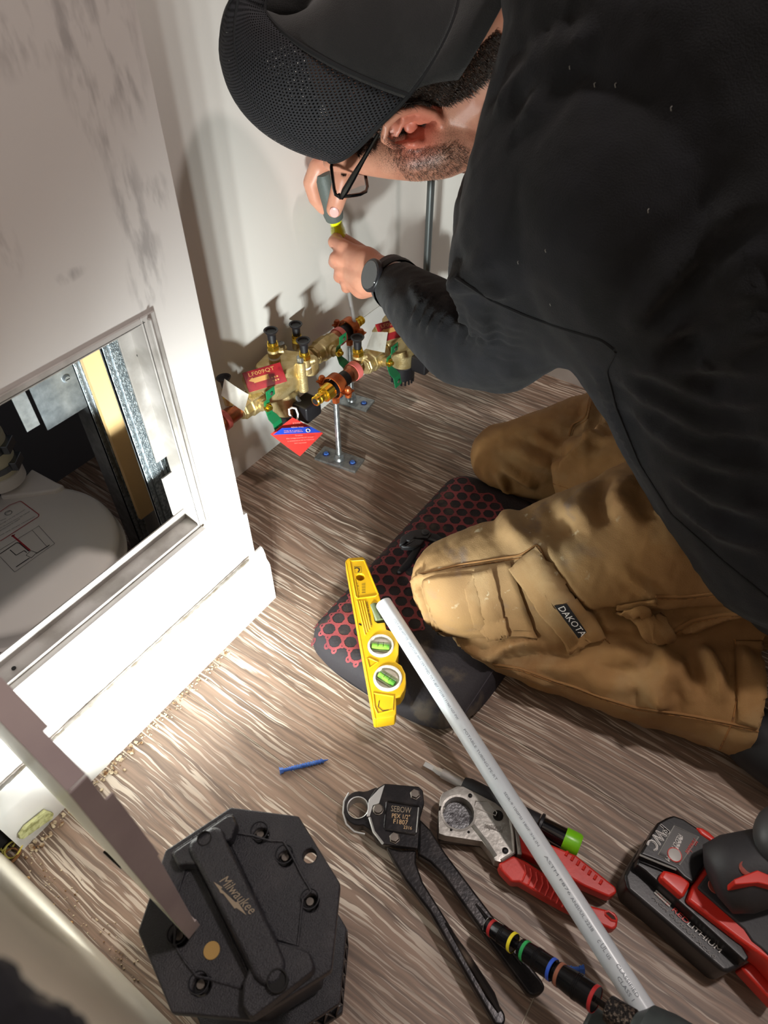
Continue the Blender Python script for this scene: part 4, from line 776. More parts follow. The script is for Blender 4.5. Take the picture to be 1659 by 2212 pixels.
def pipe_run(y, x_end, x_valve, side, lab, piece='copper'):
    """brass barbed end, black sleeve through the clamp, copper fitting with pink tape, up to the valve"""
    t = thing('pipe_assembly', lab, 'pipe', (x_end, y, AZ)); d = Vector((side, 0, 0)); p = Vector((x_end, y, AZ))
    G().lathe([(0, .0068), (.001, .0080), (.004, .0080), (.0045, .0068), (.008, .0068), (.009, .0084), (.012, .0084), (.0125, .0070), (.017, .0070), (.018, .0095), (.022, .0095), (.022, .0125), (.037, .0135), (.038, .0125)], p, d, 24).build('brass_end', M_bb, t)
    G().lathe([(-.0004, .0052), (.006, .005)], p, d, 16).build('bore', M_blk, t)
    G().lathe([(.036, .0122), (.078, .0122)], p, d, 24).build('black_sleeve', M_blr, t)
    L = abs(x_valve - x_end); G().lathe([(.076, .0118), (.086, .0118), (.088, .0128), (.090, .0142), (L - .038, .0142), (L - .036, .0128), (L - .028, .0128)], p, d, 24).build('copper_fitting', M_cop, t)
    G().lathe([(L - .042, .0150), (L - .034, .0156), (L - .031, .0156)], p, d, 24).build('pink_tape', M_pink, t)
    return t
pr1 = preventer(.656, Y1, 'brass backflow preventer with three black-capped test cocks on its top, beside the boxed-out wall corner')
test_cock(pr1, .648, Y1, AZ + .033); test_cock(pr1, .731, Y1 + .026, AZ - .006); test_cock(pr1, .682, Y1 - .032, AZ + .010)
test_cock(pr1, .552, Y1 + .006, AZ - .001, (0, .1, 1))
v1 = ball_valve(pr1, .585, Y1 - .004); v2 = ball_valve(pr1, .764, Y1 - .002)
pa1 = pipe_run(Y1, .875, .772, -1, 'upper pipe stub: brass barb and black sleeve under the screwdriver tip')
t = thing('pipe_stub', 'copper stub with pink tape and black sleeve coming out behind the near wall corner', 'pipe', (.52, Y1, AZ)); G().lathe([(0, .0145), (.020, .0142), (.024, .0128), (.055, .0128)], (.500, Y1, AZ), ex, 24).build('copper_fitting', M_cop, t); G().lathe([(0, .0155), (.008, .0155)], (.523, Y1, AZ), ex, 24).build('pink_tape', M_pink, t); G().lathe([(0, .0125), (.12, .0125)], (.388, Y1, AZ), ex, 20).build('black_sleeve', M_blr, t)
pr2 = preventer(.880, Y2, 'brass backflow preventer partly hidden behind the man\'s black sleeve'); test_cock(pr2, .757, Y2 + .004, AZ - .006)
ball_valve(pr2, .788, Y2 - .004); pipe_run(Y2, .640, .776, 1, 'lower pipe stub: brass barb and black sleeve in the front clamp')
# tags
def paper(name, lab, pts, m, cat='tag', bend=None):
    return tag(G().prismv([Vector(p) for p in pts], (0, .0006, .0002)).build(name, m), lab, cat)
M_pap = mat('paper_tag', (226, 222, 212), .7, c2=(206, 200, 188), ns=40)
def pgrid(name, lab, c4, m, bow=.006, cat='paper tag'):
    c4 = [Vector(p) for p in c4]; nrm = (c4[1] - c4[0]).cross(c4[3] - c4[0]).normalized(); n = 10; V = []; F = []
    for j in range(n + 1):
        for i in range(n + 1): a = c4[0].lerp(c4[1], i / n); b_ = c4[3].lerp(c4[2], i / n); V.append(a.lerp(b_, j / n) + nrm * bow * math.sin(math.pi * i / n * .9))
    for j in range(n):
        for i in range(n): a = j * (n + 1) + i; F.append((a, a + 1, a + n + 2, a + n + 1))
    V2 = [v - nrm * .0004 for v in V]; k = len(V); F += [tuple(q_ + k for q_ in reversed(f)) for f in F]
    b = list(range(n + 1)) + [j * (n + 1) + n for j in range(1, n + 1)] + [n * (n + 1) + i for i in range(n - 1, -1, -1)] + [j * (n + 1) for j in range(n - 1, 0, -1)]
    F += [(b[i], b[(i + 1) % len(b)], b[(i + 1) % len(b)] + k, b[i] + k) for i in range(len(b))]
    o = G().add(V + V2, F).build(name, m); tag(o, lab, cat); return o, c4, nrm
yt = .640
pgrid('paper_tag', 'folded white paper tag hanging on the valve nearest the white partition corner', [Py(*ZA(285, 880), yt), Py(*ZA(610, 1085), yt - .012), Py(*ZA(545, 1320), yt - .010), Py(*ZA(240, 1110), yt + .002)], M_pap, -.008)
o, c4, nm = pgrid('paper_tag', 'curved white printed tag on the preventer beside the black sleeve', [Py(*ZB(820, 385), .545), Py(*ZB(1022, 388), .545), Py(*ZB(985, 640), .540), Py(*ZB(745, 590), .540)], M_pap, .004)
g = G()
for i, (s, a) in enumerate((('Tag', .14), ('INSTALLER', .24), ('instructions', .30), ('maintenance', .52), ('required', .60), ('warranty', .66))):
    l0 = c4[0].lerp(c4[3], a + .02).lerp(c4[1].lerp(c4[2], a + .02), .25); l1 = c4[0].lerp(c4[3], a + .02).lerp(c4[1].lerp(c4[2], a + .02), .8); up = (c4[0] - c4[3]).normalized() * .0016
    text_g(g, s, l0 + nm * .0045, l1 - l0, up)
stuff(g.build('tag_print', mat('faint_print', (120, 126, 134), .6), o))
# red diamond tag on a white loop
td = Y1 - .058
cc_ = [Py(*ZA(1225, 1415), td), Py(*ZA(1648, 1635), td), Py(*ZC(665, 1072), td), Py(*ZA(918, 1645), td)]
M_rt = mat('red_tag', (236, 66, 60), .4)
def dia(a, b):   # a along left-right, b down
    return cc_[0].lerp(cc_[2], b) + (cc_[1] - cc_[3]) * a
dm, c4d, nd = pgrid('warning_tag', 'red diamond warning tag with a blue band hanging by a white loop', [cc_[0], cc_[1], cc_[2], cc_[3]], M_rt, .003, 'tag')
nf = (cc_[1] - cc_[0]).cross(cc_[3] - cc_[0]).normalized()
if nf.dot(CAM - cc_[0]) < 0: nf = -nf
def edge_pt(a, b, t): return a.lerp(b, t)
lift = nf * .0045
G().add([edge_pt(cc_[0], cc_[3], .58) + lift, edge_pt(cc_[0], cc_[3], .98) + lift, edge_pt(cc_[0], cc_[1], .86) + lift, edge_pt(cc_[0], cc_[1], .50) + lift], ((0, 1, 2, 3),)).build('blue_band', mat('tag_blue', (38, 74, 196), .4), dm)
g = G(); rt = (edge_pt(cc_[0], cc_[1], .68) - edge_pt(cc_[0], cc_[3], .78)); ru = rt.normalized(); dv_ = (cc_[2] - cc_[0]).normalized(); upv = -dv_
L0 = edge_pt(cc_[0], cc_[3], .78)
for s, fa, fb, f0, h in (('STOP', .40, .60, -.30, .0026), ('READ THIS', .34, .66, -.13, .0024), ('THIS IS A SAFETY', .14, .60, .0, .0020), ('DEVICE. DO NOT REMOVE', .14, .62, .06, .0020), ('To operate', .40, .60, .22, .0024), ('the integrated flood sensor', .16, .88, .33, .0024), ('a connection kit is required', .18, .88, .44, .0024), ('(sold separately)', .34, .66, .55, .0020)):
    p0_ = L0 + rt * fa + dv_ * (f0 * .050) ; text_g(g, s, p0_ + lift * 1.25, rt * (fb - fa), upv * h)
stuff(g.build('tag_print', mat('tag_text', (250, 176, 160), .6), dm))
q = L0 + rt * .76 + lift * 1.3; G().tube([q + ru * math.cos(t_ * math.tau / 16) * .0052 + upv * math.sin(t_ * math.tau / 16) * .0036 for t_ in range(16)], .0008, 5, closed=True).build('tag_logo', mat('print_white', (214, 210, 206), .5), dm)
lp = [Py(*ZA(u, v), td + .006) for u, v in ((1175, 1300), (1180, 1370), (1215, 1410), (1235, 1480), (1240, 1540), (1290, 1440), (1300, 1370), (1270, 1290), (1215, 1280))]
G().tube(lp, .0016, 6, closed=True).build('tie_loop', mat('clear_tie', (226, 222, 220), .3), dm)
# grey conduit standing by the right part of the back wall
q = Py(921, 600, .62); t = thing('conduit_pipe', 'thin grey steel conduit running up the back wall beside the man', 'pipe', (q.x, .62, 0)); G().cyl((q.x, .62, 0.0), (q.x, .62, 1.2), .0066).build('tube', mat('conduit', (92, 96, 96), .4, .6), t)
# flush cutters on the pad
fc = thing('side_cutters', 'small black side cutters lying on the red honeycomb print beside the knee', 'cutters', P(890, 1165, .035)); M_fc = mat('phosphate_steel', (70, 70, 72), .42, .6)
fz = .046
prism_px('jaw', ZP, [(790, 592), (800, 540), (860, 500), (905, 490), (985, 492), (1005, 520), (985, 545), (900, 545), (860, 570), (838, 562), (825, 585)], fz, .009, M_fc, fc, .0025, seg=3); prism_px('jaw', ZP, [(798, 600), (812, 588), (832, 592), (868, 552), (905, 552), (960, 560), (935, 590), (890, 608), (820, 608)], fz, .009, M_fc, fc, .0025, seg=3)
q = P(*ZP(960, 515), fz); G().lathe([(-.002, .0058), (.002, .0056), (.003, .004)], q, ez, 16).build('pivot', M_fc, fc)
prism_px('handle', ZP, [(960, 500), (1040, 520), (1100, 560), (1080, 590), (1010, 560), (950, 545)], fz - .002, .009, M_blr, fc, .003)
prism_px('handle', ZP, [(900, 590), (940, 600), (870, 720), (800, 775), (768, 765), (830, 690)], fz - .004, .008, M_blr, fc, .003)

# ================================================================ THE KNEELING MAN
def to_arrays(me):
    n = len(me.vertices); v = np.empty(n * 3); me.vertices.foreach_get('co', v); return v.reshape(n, 3)
class Body:
    """round-cone limbs and ellipsoids fused into one continuous skin"""
    def __init__(s): s.bm = bmesh.new()
    def ball(s, c, r, sc=None, rot=None):
        mm = Matrix.Translation(Vector(c)) @ (rot.to_4x4() if rot else Matrix.Identity(4)) @ Matrix.Diagonal((*(sc or (1, 1, 1)), 1))
        bmesh.ops.create_icosphere(s.bm, subdivisions=3, radius=r, matrix=mm)
    def cone(s, a, ra, b, rb):
        a, b = Vector(a), Vector(b); d = b - a
        if d.length < 1e-6: return
        t = (ra - rb) / d.length; t = max(min(t, .99), -.99); k = math.sqrt(1 - t * t); dn = d.normalized()
        g = G(); g.bm.free(); g.bm = s.bm; g.lathe([(t * ra, ra * k), (d.length + t * rb, rb * k)], a, dn, 24)
    def chain(s, nodes):
        for i, (p, r) in enumerate(nodes):
            s.ball(p, r)
            if i: s.cone(nodes[i - 1][0], nodes[i - 1][1], p, r)
    def px(s, nodes): s.chain([(D(x, y, d), r) for x, y, d, r in nodes])
    def fuse(s, voxel, smooth=3):
        me = bpy.data.meshes.new('t'); s.bm.to_mesh(me); s.bm.free(); o = bpy.data.objects.new('t', me); COL.objects.link(o)
        m = o.modifiers.new('r', 'REMESH'); m.mode = 'VOXEL'; m.voxel_size = voxel; m.adaptivity = 0
        if smooth: k = o.modifiers.new('s', 'SMOOTH'); k.factor = .5; k.iterations = smooth
        dg = bpy.context.evaluated_depsgraph_get(); r = bpy.data.meshes.new_from_object(o.evaluated_get(dg)); bpy.data.objects.remove(o); bpy.data.meshes.remove(me); return r
def bvh(me): return BVHTree.FromPolygons([v.co for v in me.vertices], [tuple(p.vertices) for p in me.polygons])
def hit(tree, px, py):
    h = tree.ray_cast(CAM, ray(px, py).normalized()); return (h[0], h[1]) if h[0] else (None, None)
def on_plane(px, py, p0, n): d = ray(px, py); return CAM + d * ((p0 - CAM).dot(n) / d.dot(n))
def normals(me):
    n = len(me.vertices); v = np.empty(n * 3); me.vertices.foreach_get('normal', v) if False else me.vertex_normals.foreach_get('vector', v); return v.reshape(n, 3)
def fold(me, tree, folds, fr=None):
    """press and raise cloth along polylines seen on its surface: (pixels, width, height)"""
    V = to_arrays(me); N = normals(me); off = np.zeros(len(V))
    for pts, w, amp in folds:
        q = [fr(*p) if fr else p for p in pts]; S = []
        for a, b in zip(q[:-1], q[1:]):
            for i in range(7): S.append((a[0] + (b[0] - a[0]) * i / 7, a[1] + (b[1] - a[1]) * i / 7))
        S.append(q[-1]); H = [hit(tree, *p)[0] for p in S]; n = len(H)
        K = [(np.array(h), min(1, 4 * min((i + .5) / n, 1 - (i + .5) / n))) for i, h in enumerate(H) if h is not None]
        if not K: continue
        lo = np.min([k[0] for k in K], 0) - 3 * w; hi = np.max([k[0] for k in K], 0) + 3 * w
        idx = np.where(np.all((V > lo) & (V < hi), 1))[0]
        if not len(idx): continue
        P_ = V[idx]; best = np.full(len(idx), 1e9); tp = np.ones(len(idx))
        for k, t in K:
            d = ((P_ - k) ** 2).sum(1); m = d < best; best[m] = d[m]; tp[m] = t
        x = np.sqrt(best) / w; off[idx] += amp * tp * (np.exp(-x * x) - .35 * np.exp(-(x - 1.9) ** 2))
    V = V + N * off[:, None]; me.vertices.foreach_set('co', V.ravel()); me.update()
def wrinkle(me, amp, freq, seed=0, stretch=(1, 1, 1)):
    V = to_arrays(me); N = normals(me); off = np.zeros(len(V)); rs = np.random.RandomState(seed)
    for i in range(14):
        k = rs.normal(size=3) * freq * (1 + .25 * i); k *= np.array(stretch); off += np.sin(V @ k + rs.uniform(0, 6.28) + 1.2 * np.sin(V @ (k[[1, 2, 0]] * .45))) / (1 + .25 * i)
    me.vertices.foreach_set('co', (V + N * (off * amp / 4)[:, None]).ravel()); me.update()
def finish(name, me, m, parent):
    me.name = name; me.materials.clear(); me.materials.append(m); me.polygons.foreach_set('use_smooth', [True] * len(me.polygons)); return new_obj(name, me, parent)
def drape_quad(name, tree, c4, m, parent, nx=14, ny=14, off=.002, th=.002, fr=None, bow=0.0):
    c = [fr(*p) if fr else p for p in c4]; V = []; ok = True
    for j in range(ny + 1):
        for i in range(nx + 1):
            u, v = i / nx, j / ny; x = (c[0][0] * (1 - u) + c[1][0] * u) * (1 - v) + (c[3][0] * (1 - u) + c[2][0] * u) * v; y = (c[0][1] * (1 - u) + c[1][1] * u) * (1 - v) + (c[3][1] * (1 - u) + c[2][1] * u) * v
            h, n = hit(tree, x, y)
            if h is None: h, n = (V[-1] if V else CAM + ray(x, y) * .8), Vector((0, 0, 1)); V.append(Vector(h)); continue
            V.append(h + n * (off + bow * math.sin(math.pi * u) * math.sin(math.pi * v)))
    F = [(j * (nx + 1) + i, j * (nx + 1) + i + 1, (j + 1) * (nx + 1) + i + 1, (j + 1) * (nx + 1) + i) for j in range(ny) for i in range(nx)]
    o = G().add(V, F).build(name, m, parent, ang=80)
    if th: s = o.modifiers.new('s', 'SOLIDIFY'); s.thickness = th; s.offset = 0
    return o
def drape_line(name, tree, pts, r, m, parent, fr=None, off=.0003, dash=0):
    q = [fr(*p) if fr else p for p in pts]; S = []
    for a, b in zip(q[:-1], q[1:]):
        k = max(2, int(math.hypot(b[0] - a[0], b[1] - a[1]) / 6))
        for i in range(k): S.append((a[0] + (b[0] - a[0]) * i / k, a[1] + (b[1] - a[1]) * i / k))
    S.append(q[-1]); H = []
    for p in S:
        h, n = hit(tree, *p)
        if h is not None and (not H or (h - H[-1]).length < .03): H.append(h + n * off)
    if len(H) > 2:
        for _ in range(2): H = [H[0]] + [(H[i - 1] + H[i] * 2 + H[i + 1]) / 4 for i in range(1, len(H) - 1)] + [H[-1]]
        return G().tube(H, r, 6).build(name, m, parent)
def drape_text(g, tree, s, p0, xv, yv, off=.001, fr=None):
    v, f = text_mesh(s); V = []
    for a, b in v:
        x, y = p0[0] + xv[0] * a + yv[0] * b, p0[1] + xv[1] * a + yv[1] * b
        if fr: x, y = fr(x, y)
        h, n = hit(tree, x, y); V.append((h + n * off) if h is not None else D(x, y, .7))
    g.add(V, f)
# ---- head frame: crown, face and left-ear directions
EAR = D(893, 268, .742); F_ = Vector((.057, .647, -.752)).normalized(); U_ = Vector((-.78, .50, .38)); U_ = (U_ - F_ * U_.dot(F_)).normalized(); L_ = U_.cross(F_).normalized(); HC = EAR - L_ * .074 - U_ * .002 + F_ * .004
def hd_(l, f, u): return HC + L_ * l + F_ * f + U_ * u
HR = Matrix((L_, F_, U_)).transposed()
M_skin = mat('skin', (208, 150, 124), .42, c2=(196, 132, 108), ns=40, nlo=.35, nhi=.7, bump=.08, bs=900, sub=.12)
def stubble():
    m = M_skin; n, l = nt(m); b = n['Principled BSDF']; src = b.inputs['Base Color'].links[0].from_socket
    g = node(m, 'ShaderNodeNewGeometry').outputs['Position']
    def dist(c, r):
        x = node(m, 'ShaderNodeVectorMath', operation='DISTANCE'); l.new(g, x.inputs[0]); x.inputs[1].default_value = c
        return mathn(m, 'MAXIMUM', mathn(m, 'SUBTRACT', 1.0, mathn(m, 'DIVIDE', x.outputs['Value'], r)), 0.0)
    a = mathn(m, 'ADD', dist(tuple(D(945, 355, .765)), .060), dist(tuple(D(850, 322, .772)), .034))
    f = ramp(m, noisen(m, g, 900, 2), [(.50, (0, 0, 0)), (.58, (1, 1, 1))])
    k = mathn(m, 'MINIMUM', mathn(m, 'MULTIPLY', mathn(m, 'MULTIPLY', a, 1.3), mathn(m, 'ADD', mathn(m, 'MULTIPLY', f, .6), .25)), .75)
    c1 = mix(m, k, src, lin((92, 66, 52)))
    e = mathn(m, 'MINIMUM', mathn(m, 'MULTIPLY', dist(tuple(EAR + L_ * .008), .040), 1.0), .6); c2_ = mix(m, e, c1, lin((222, 112, 92)))
    l.new(c2_, b.inputs['Base Color'])
stubble()
person = None
B = Body()
B.ball(hd_(0, -.012, .030), 1, (.073, .092, .088), HR); B.ball(hd_(0, .040, -.030), 1, (.060, .058, .078), HR); B.ball(hd_(0, -.030, -.010), 1, (.066, .066, .060), HR)
for s in (1, -1): 
    B.chain([(hd_(s * .052, .010, -.050), .022), (hd_(s * .046, .040, -.085), .020), (hd_(s * .018, .078, -.108), .018), (hd_(0, .085, -.110), .018)]); B.chain([(hd_(s * .050, .050, -.020), .024), (hd_(s * .030, .080, -.030), .022)])
    B.chain([(hd_(s * .050, .066, .022), .012), (hd_(s * .025, .088, .020), .011), (hd_(0, .090, .020), .012)])
B.chain([(hd_(0, .092, .018), .011), (hd_(0, .112, -.022), .011), (hd_(0, .108, -.030), .014)]); B.chain([(hd_(.018, .098, -.036), .008), (hd_(-.018, .098, -.036), .008)])
B.chain([(hd_(-.020, .092, -.062), .008), (hd_(0, .100, -.062), .008), (hd_(.020, .092, -.062), .008)]); B.chain([(hd_(-.018, .092, -.074), .008), (hd_(0, .098, -.075), .009), (hd_(.018, .092, -.074), .008)])
# ear: rim, inner fold, bowl and lobe
eN = (L_ * .80 - F_ * .52).normalized(); eU = (D(828, 266, .742) - D(958, 272, .742)).normalized(); eU = (eU - eN * eU.dot(eN)).normalized(); eF = eU.cross(eN) * -1
if eF.dot(F_) < 0: eF = -eF
E0 = EAR + L_ * .006
def ep(f, u, n=0.0): f, u, n = f * 1.15, u * 1.2, n * 1.15; return E0 + eF * f + eU * u + eN * n
rim_ = [(.013, .004, -.003), (.012, .020, .002), (.004, .031, .005), (-.009, .030, .008), (-.019, .018, .010), (-.021, .002, .010), (-.015, -.014, .008), (-.006, -.024, .005), (.004, -.029, .002), (.010, -.024, -.001)]
B.chain([(ep(*q), .0044 if i < 8 else .0068) for i, q in enumerate(rim_)])
B.chain([(ep(.002, .018, .004), .003), (ep(-.009, .014, .006), .0034), (ep(-.012, .000, .006), .0034), (ep(-.007, -.012, .004), .0034)]); B.chain([(ep(.012, .000, .003), .0048), (ep(.011, -.006, .003), .004)])
for q in ((-.004, .020, -.001), (-.013, .008, .001), (-.010, -.006, .0), (.000, .000, -.008)): B.ball(ep(*q), .009, (1, 1, .5), Matrix((eF, eU, eN)).transposed())
B.px([(1000, 296, .775, .034), (955, 312, .780, .036), (900, 328, .785, .031), (845, 334, .795, .026), (800, 340, .805, .020), (760, 346, .815, .015), (715, 350, .822, .010)])
B.px([(985, 235, .77, .045), (1055, 165, .74, .052), (1105, 90, .70, .052), (1150, 20, .665, .052)])
# neck, trunk, legs under the clothes
B.chain([(hd_(.0, -.030, -.030), .058), (hd_(.004, -.045, -.085), .056)]); nk = hd_(.004, -.045, -.085)
B.px([(1165, 190, .735, .056), (1260, 170, .70, .06)]); B.cone(nk, .056, D(1165, 190, .735), .056)
B.px([(1260, 170, .70, .06), (1400, 330, .68, .09), (1560, 640, .72, .10), (1760, 950, .76, .11), (1850, 1100, .78, .12)])
B.px([(1350, 280, .70, .06), (1170, 510, .68, .045), (1150, 620, .72, .042), (1075, 735, .82, .038), (960, 690, .88, .034), (880, 630, .95, .027), (842, 600, .985, .0245), (815, 590, 1.0, .026)])
B.px([(815, 590, 1.0, .024), (790, 572, 1.01, .026), (762, 556, 1.02, .019)]); B.px([(815, 590, 1.0, .024), (795, 598, 1.015, .028), (768, 590, 1.025, .020)]); B.px([(805, 605, 1.01, .022), (782, 618, 1.03, .019), (765, 612, 1.03, .013)])
for fg in ([(765, 550, 1.02, .0140), (742, 534, 1.018, .0118), (722, 523, 1.03, .0100), (728, 513, 1.05, .0088), (738, 512, 1.062, .0078)], [(755, 568, 1.022, .0135), (727, 558, 1.022, .0112), (723, 566, 1.040, .0100), (738, 572, 1.055, .0085)],
           [(757, 590, 1.028, .0130), (737, 586, 1.028, .0108), (733, 598, 1.045, .0095), (746, 600, 1.058, .0080)], [(764, 610, 1.032, .0115), (748, 612, 1.036, .0090), (748, 622, 1.050, .0082), (758, 620, 1.06, .0072)],
           [(795, 560, 1.035, .0150), (768, 538, 1.052, .0125), (748, 522, 1.064, .0105), (740, 514, 1.068, .0085)]): B.px(fg)
# right arm behind the head, hand round the screwdriver handle
B.px([(1350, 200, .86, .06), (1300, 200, .92, .045), (1150, 320, .98, .040), (960, 315, 1.0, .034), (840, 318, 1.0, .028), (775, 330, .995, .026), (738, 342, .99, .028), (715, 350, .985, .022)])
for fg in ([(715, 345, .970, .0150), (688, 362, .968, .0138), (673, 395, .982, .0122), (682, 428, 1.0, .0110), (698, 449, 1.014, .0095)], [(720, 355, .99, .0140), (692, 375, 1.00, .0120), (690, 410, 1.024, .0108), (706, 436, 1.040, .0092)],
           [(735, 350, 1.0, .0130), (712, 380, 1.02, .0115), (712, 415, 1.045, .0100), (726, 428, 1.040, .0085)], [(745, 350, 1.01, .0120), (737, 385, 1.03, .0100), (738, 410, 1.045, .0088), (740, 416, 1.03, .0080)],
           [(748, 345, .960, .0165), (740, 385, .966, .0140), (730, 425, .984, .0130), (722, 452, .999, .0118)]): B.px(fg)
hipL = [(1850, 1100, .78, .11)]
def wz(x, y, z, r): return (P(x, y, z), r)
B.chain([(D(1850, 1100, .78), .10), wz(1400, 1190, .14, .045), wz(1010, 1262, .085, .032), wz(1120, 1390, .045, .022), wz(1400, 1470, .055, .030)])
B.chain([(D(1850, 1100, .78), .10), wz(1400, 930, .12, .045), wz(1100, 985, .072, .036), wz(1250, 1010, .045, .03), wz(1600, 1100, .05, .035)])
sk = B.fuse(.0026, 4)
person = finish('person', sk, M_skin, None)
tag(person, 'kneeling man in black cap, glasses and black shirt leaning over the pipes with a screwdriver', 'person')
# ---- shirt
S = Body()
S.px([(1300, -60, .58, .085), (1222, 60, .625, .050), (1195, 150, .660, .048), (1165, 260, .70, .048), (1140, 350, .72, .050), (1095, 430, .715, .052), (1078, 540, .70, .050)])
S.px([(1420, 60, .60, .13), (1300, 250, .64, .11), (1210, 430, .66, .095), (1120, 520, .665, .060)])
S.px([(1300, 250, .64, .11), (1400, 420, .64, .145), (1560, 680, .70, .150), (1740, 930, .74, .165), (1860, 1100, .78, .18)])
S.px([(1420, 60, .60, .13), (1600, 100, .58, .16), (1750, 500, .62, .17), (1900, 900, .7, .18)])
S.px([(1480, 560, .70, .14), (1640, 860, .72, .145), (1760, 1080, .745, .150)])
S.px([(1210, 430, .66, .095), (1190, 580, .70, .074), (1172, 660, .755, .066), (1082, 745, .82, .0585), (1000, 735, .85, .056), (940, 690, .885, .050), (885, 642, .935, .041), (866, 625, .955, .0365)])
S.px([(1120, 520, .665, .060), (1060, 575, .70, .045), (1080, 640, .74, .050)]); S.px([(1290, 640, .70, .075), (1250, 690, .74, .055)])
S.px([(1350, 200, .86, .075), (1300, 230, .92, .060), (1160, 295, .98, .052), (1010, 295, 1.0, .042), (890, 300, 1.0, .036)])
sh = S.fuse(.0045, 6); ts = bvh(sh)
fd = []
for i in range(9): fd.append(([(890 + i * 19, 600 + i * 8), (905 + i * 19, 660 + i * 10), (880 + i * 17 + 10, 700 + i * 12)], .006, .0045))
for k, L in enumerate(([(1659, 395), (1560, 480), (1450, 590), (1400, 660), (1340, 745)], [(1659, 520), (1560, 590), (1460, 700), (1380, 770)], [(1659, 600), (1580, 650), (1480, 750)], [(1659, 680), (1580, 740), (1500, 790)], [(1659, 790), (1560, 800), (1450, 780), (1350, 770)], [(1659, 860), (1540, 860), (1420, 810), (1320, 775)], [(1659, 930), (1520, 920), (1400, 860), (1310, 790)], [(1659, 1010), (1520, 990), (1420, 930), (1330, 840)], [(1659, 1100), (1540, 1070), (1440, 1000)], [(1659, 1180), (1560, 1150), (1460, 1080)], [(1180, 60), (1150, 130), (1100, 200), (1075, 260)], [(1230, 50), (1190, 120), (1130, 210)], [(1300, 40), (1240, 110), (1160, 220), (1110, 290)], [(1060, 560), (1000, 600), (975, 650)], [(1100, 640), (1020, 620), (970, 600)], [(1290, 790), (1330, 900), (1400, 1040)])): fd.append((L, .011, .006 if k > 3 else .009))
for i in range(6): fd.append(([(1010 + i * 20, 650 + i * 4), (990 + i * 22, 760 + i * 6), (1000 + i * 22, 830)], .009, .003))
fd = [(a_, b_, c_ * 1.3) for a_, b_, c_ in fd]; fold(sh, ts, fd); wrinkle(sh, .0018, 45, 3)
M_sh = mat('black_cotton', (9, 10, 14), .95, c2=(14, 15, 21), ns=18, bump=.3, bs=700, sheen=.06)
shirt = finish('shirt', sh, M_sh, person); ts = bvh(sh)
M_seam = mat('shirt_seam', (14, 14, 17), .9)
drape_line('armhole_seam', ts, [(985, 600), (1060, 648), (1130, 680), (1230, 715), (1300, 735), (1325, 755)], .0018, M_seam, shirt); drape_line('side_seam', ts, [(1330, 760), (1310, 800), (1330, 880), (1380, 1000), (1450, 1110), (1560, 1210), (1659, 1290)], .0014, M_seam, shirt)
cfa = D(866, 625, .955); cfd = (D(842, 600, .985) - cfa).normalized(); G().lathe([(-.004, .0368), (.010, .0362), (.0115, .034), (.0108, .029)], cfa + cfd * .016, cfd, 36, cap=False).build('cuff', M_sh, shirt, ang=60)
for a in [(1231, 150), (1285, 190), (1180, 545), (1330, 190), (1450, 240), (1400, 460), (1190, 660), (1120, 570)]:
    h, n = hit(ts, *a)
    if h: G().tube([h + n * .0006, h + n * .0012 + Vector((.001, .002, .004)) * .5, h + n * .0006 + Vector((.002, .001, .006)) * .5], .00025, 4).build('lint', mat('lint', (170, 168, 160), .9), shirt)
# ---- trousers
T_ = Body()
T_.chain([wz(992, 1262, .085, .064), wz(1090, 1235, .105, .070), wz(1200, 1215, .130, .080), wz(1330, 1185, .150, .092), wz(1500, 1150, .17, .115), (D(1760, 1110, .80), .135)])
T_.chain([wz(992, 1272, .070, .060), wz(1050, 1310, .060, .058), wz(1200, 1300, .085, .066), wz(1400, 1290, .105, .070), wz(1659, 1290, .12, .075)])
T_.chain([wz(1060, 1370, .045, .042), wz(1180, 1410, .048, .046), wz(1330, 1450, .055, .053), wz(1500, 1485, .060, .062), wz(1590, 1508, .062, .066)])
T_.chain([wz(1088, 985, .070, .054), wz(1160, 975, .085, .060), wz(1260, 950, .10, .070), wz(1400, 930, .13, .085), wz(1560, 960, .17, .115), (D(1760, 1110, .80), .135)])
T_.chain([wz(1300, 1030, .12, .07), wz(1450, 1060, .15, .09), (D(1700, 1060, .82), .12)]); T_.chain([wz(1110, 1010, .05, .045), wz(1300, 1040, .055, .05), wz(1560, 1110, .06, .06)])
tr = T_.fuse(.0042, 6)
V = to_arrays(tr); V[:, 2] = np.maximum(V[:, 2], .004); 
ca = np.array(P(1590, 1508, .062)); cdn = np.array((P(1590, 1508, .062) - P(1330, 1450, .055)).normalized()); s_ = (V - ca) @ cdn; rr = np.linalg.norm(V - ca - np.outer(s_, cdn), axis=1)
mk = (s_ > .012) & (rr < .085) & (s_ < .08); V[mk] -= np.outer((s_[mk] - .012), cdn)      # flat cuff end
tr.vertices.foreach_set('co', V.ravel()); tr.update(); tt = bvh(tr)
zz_ = ZT
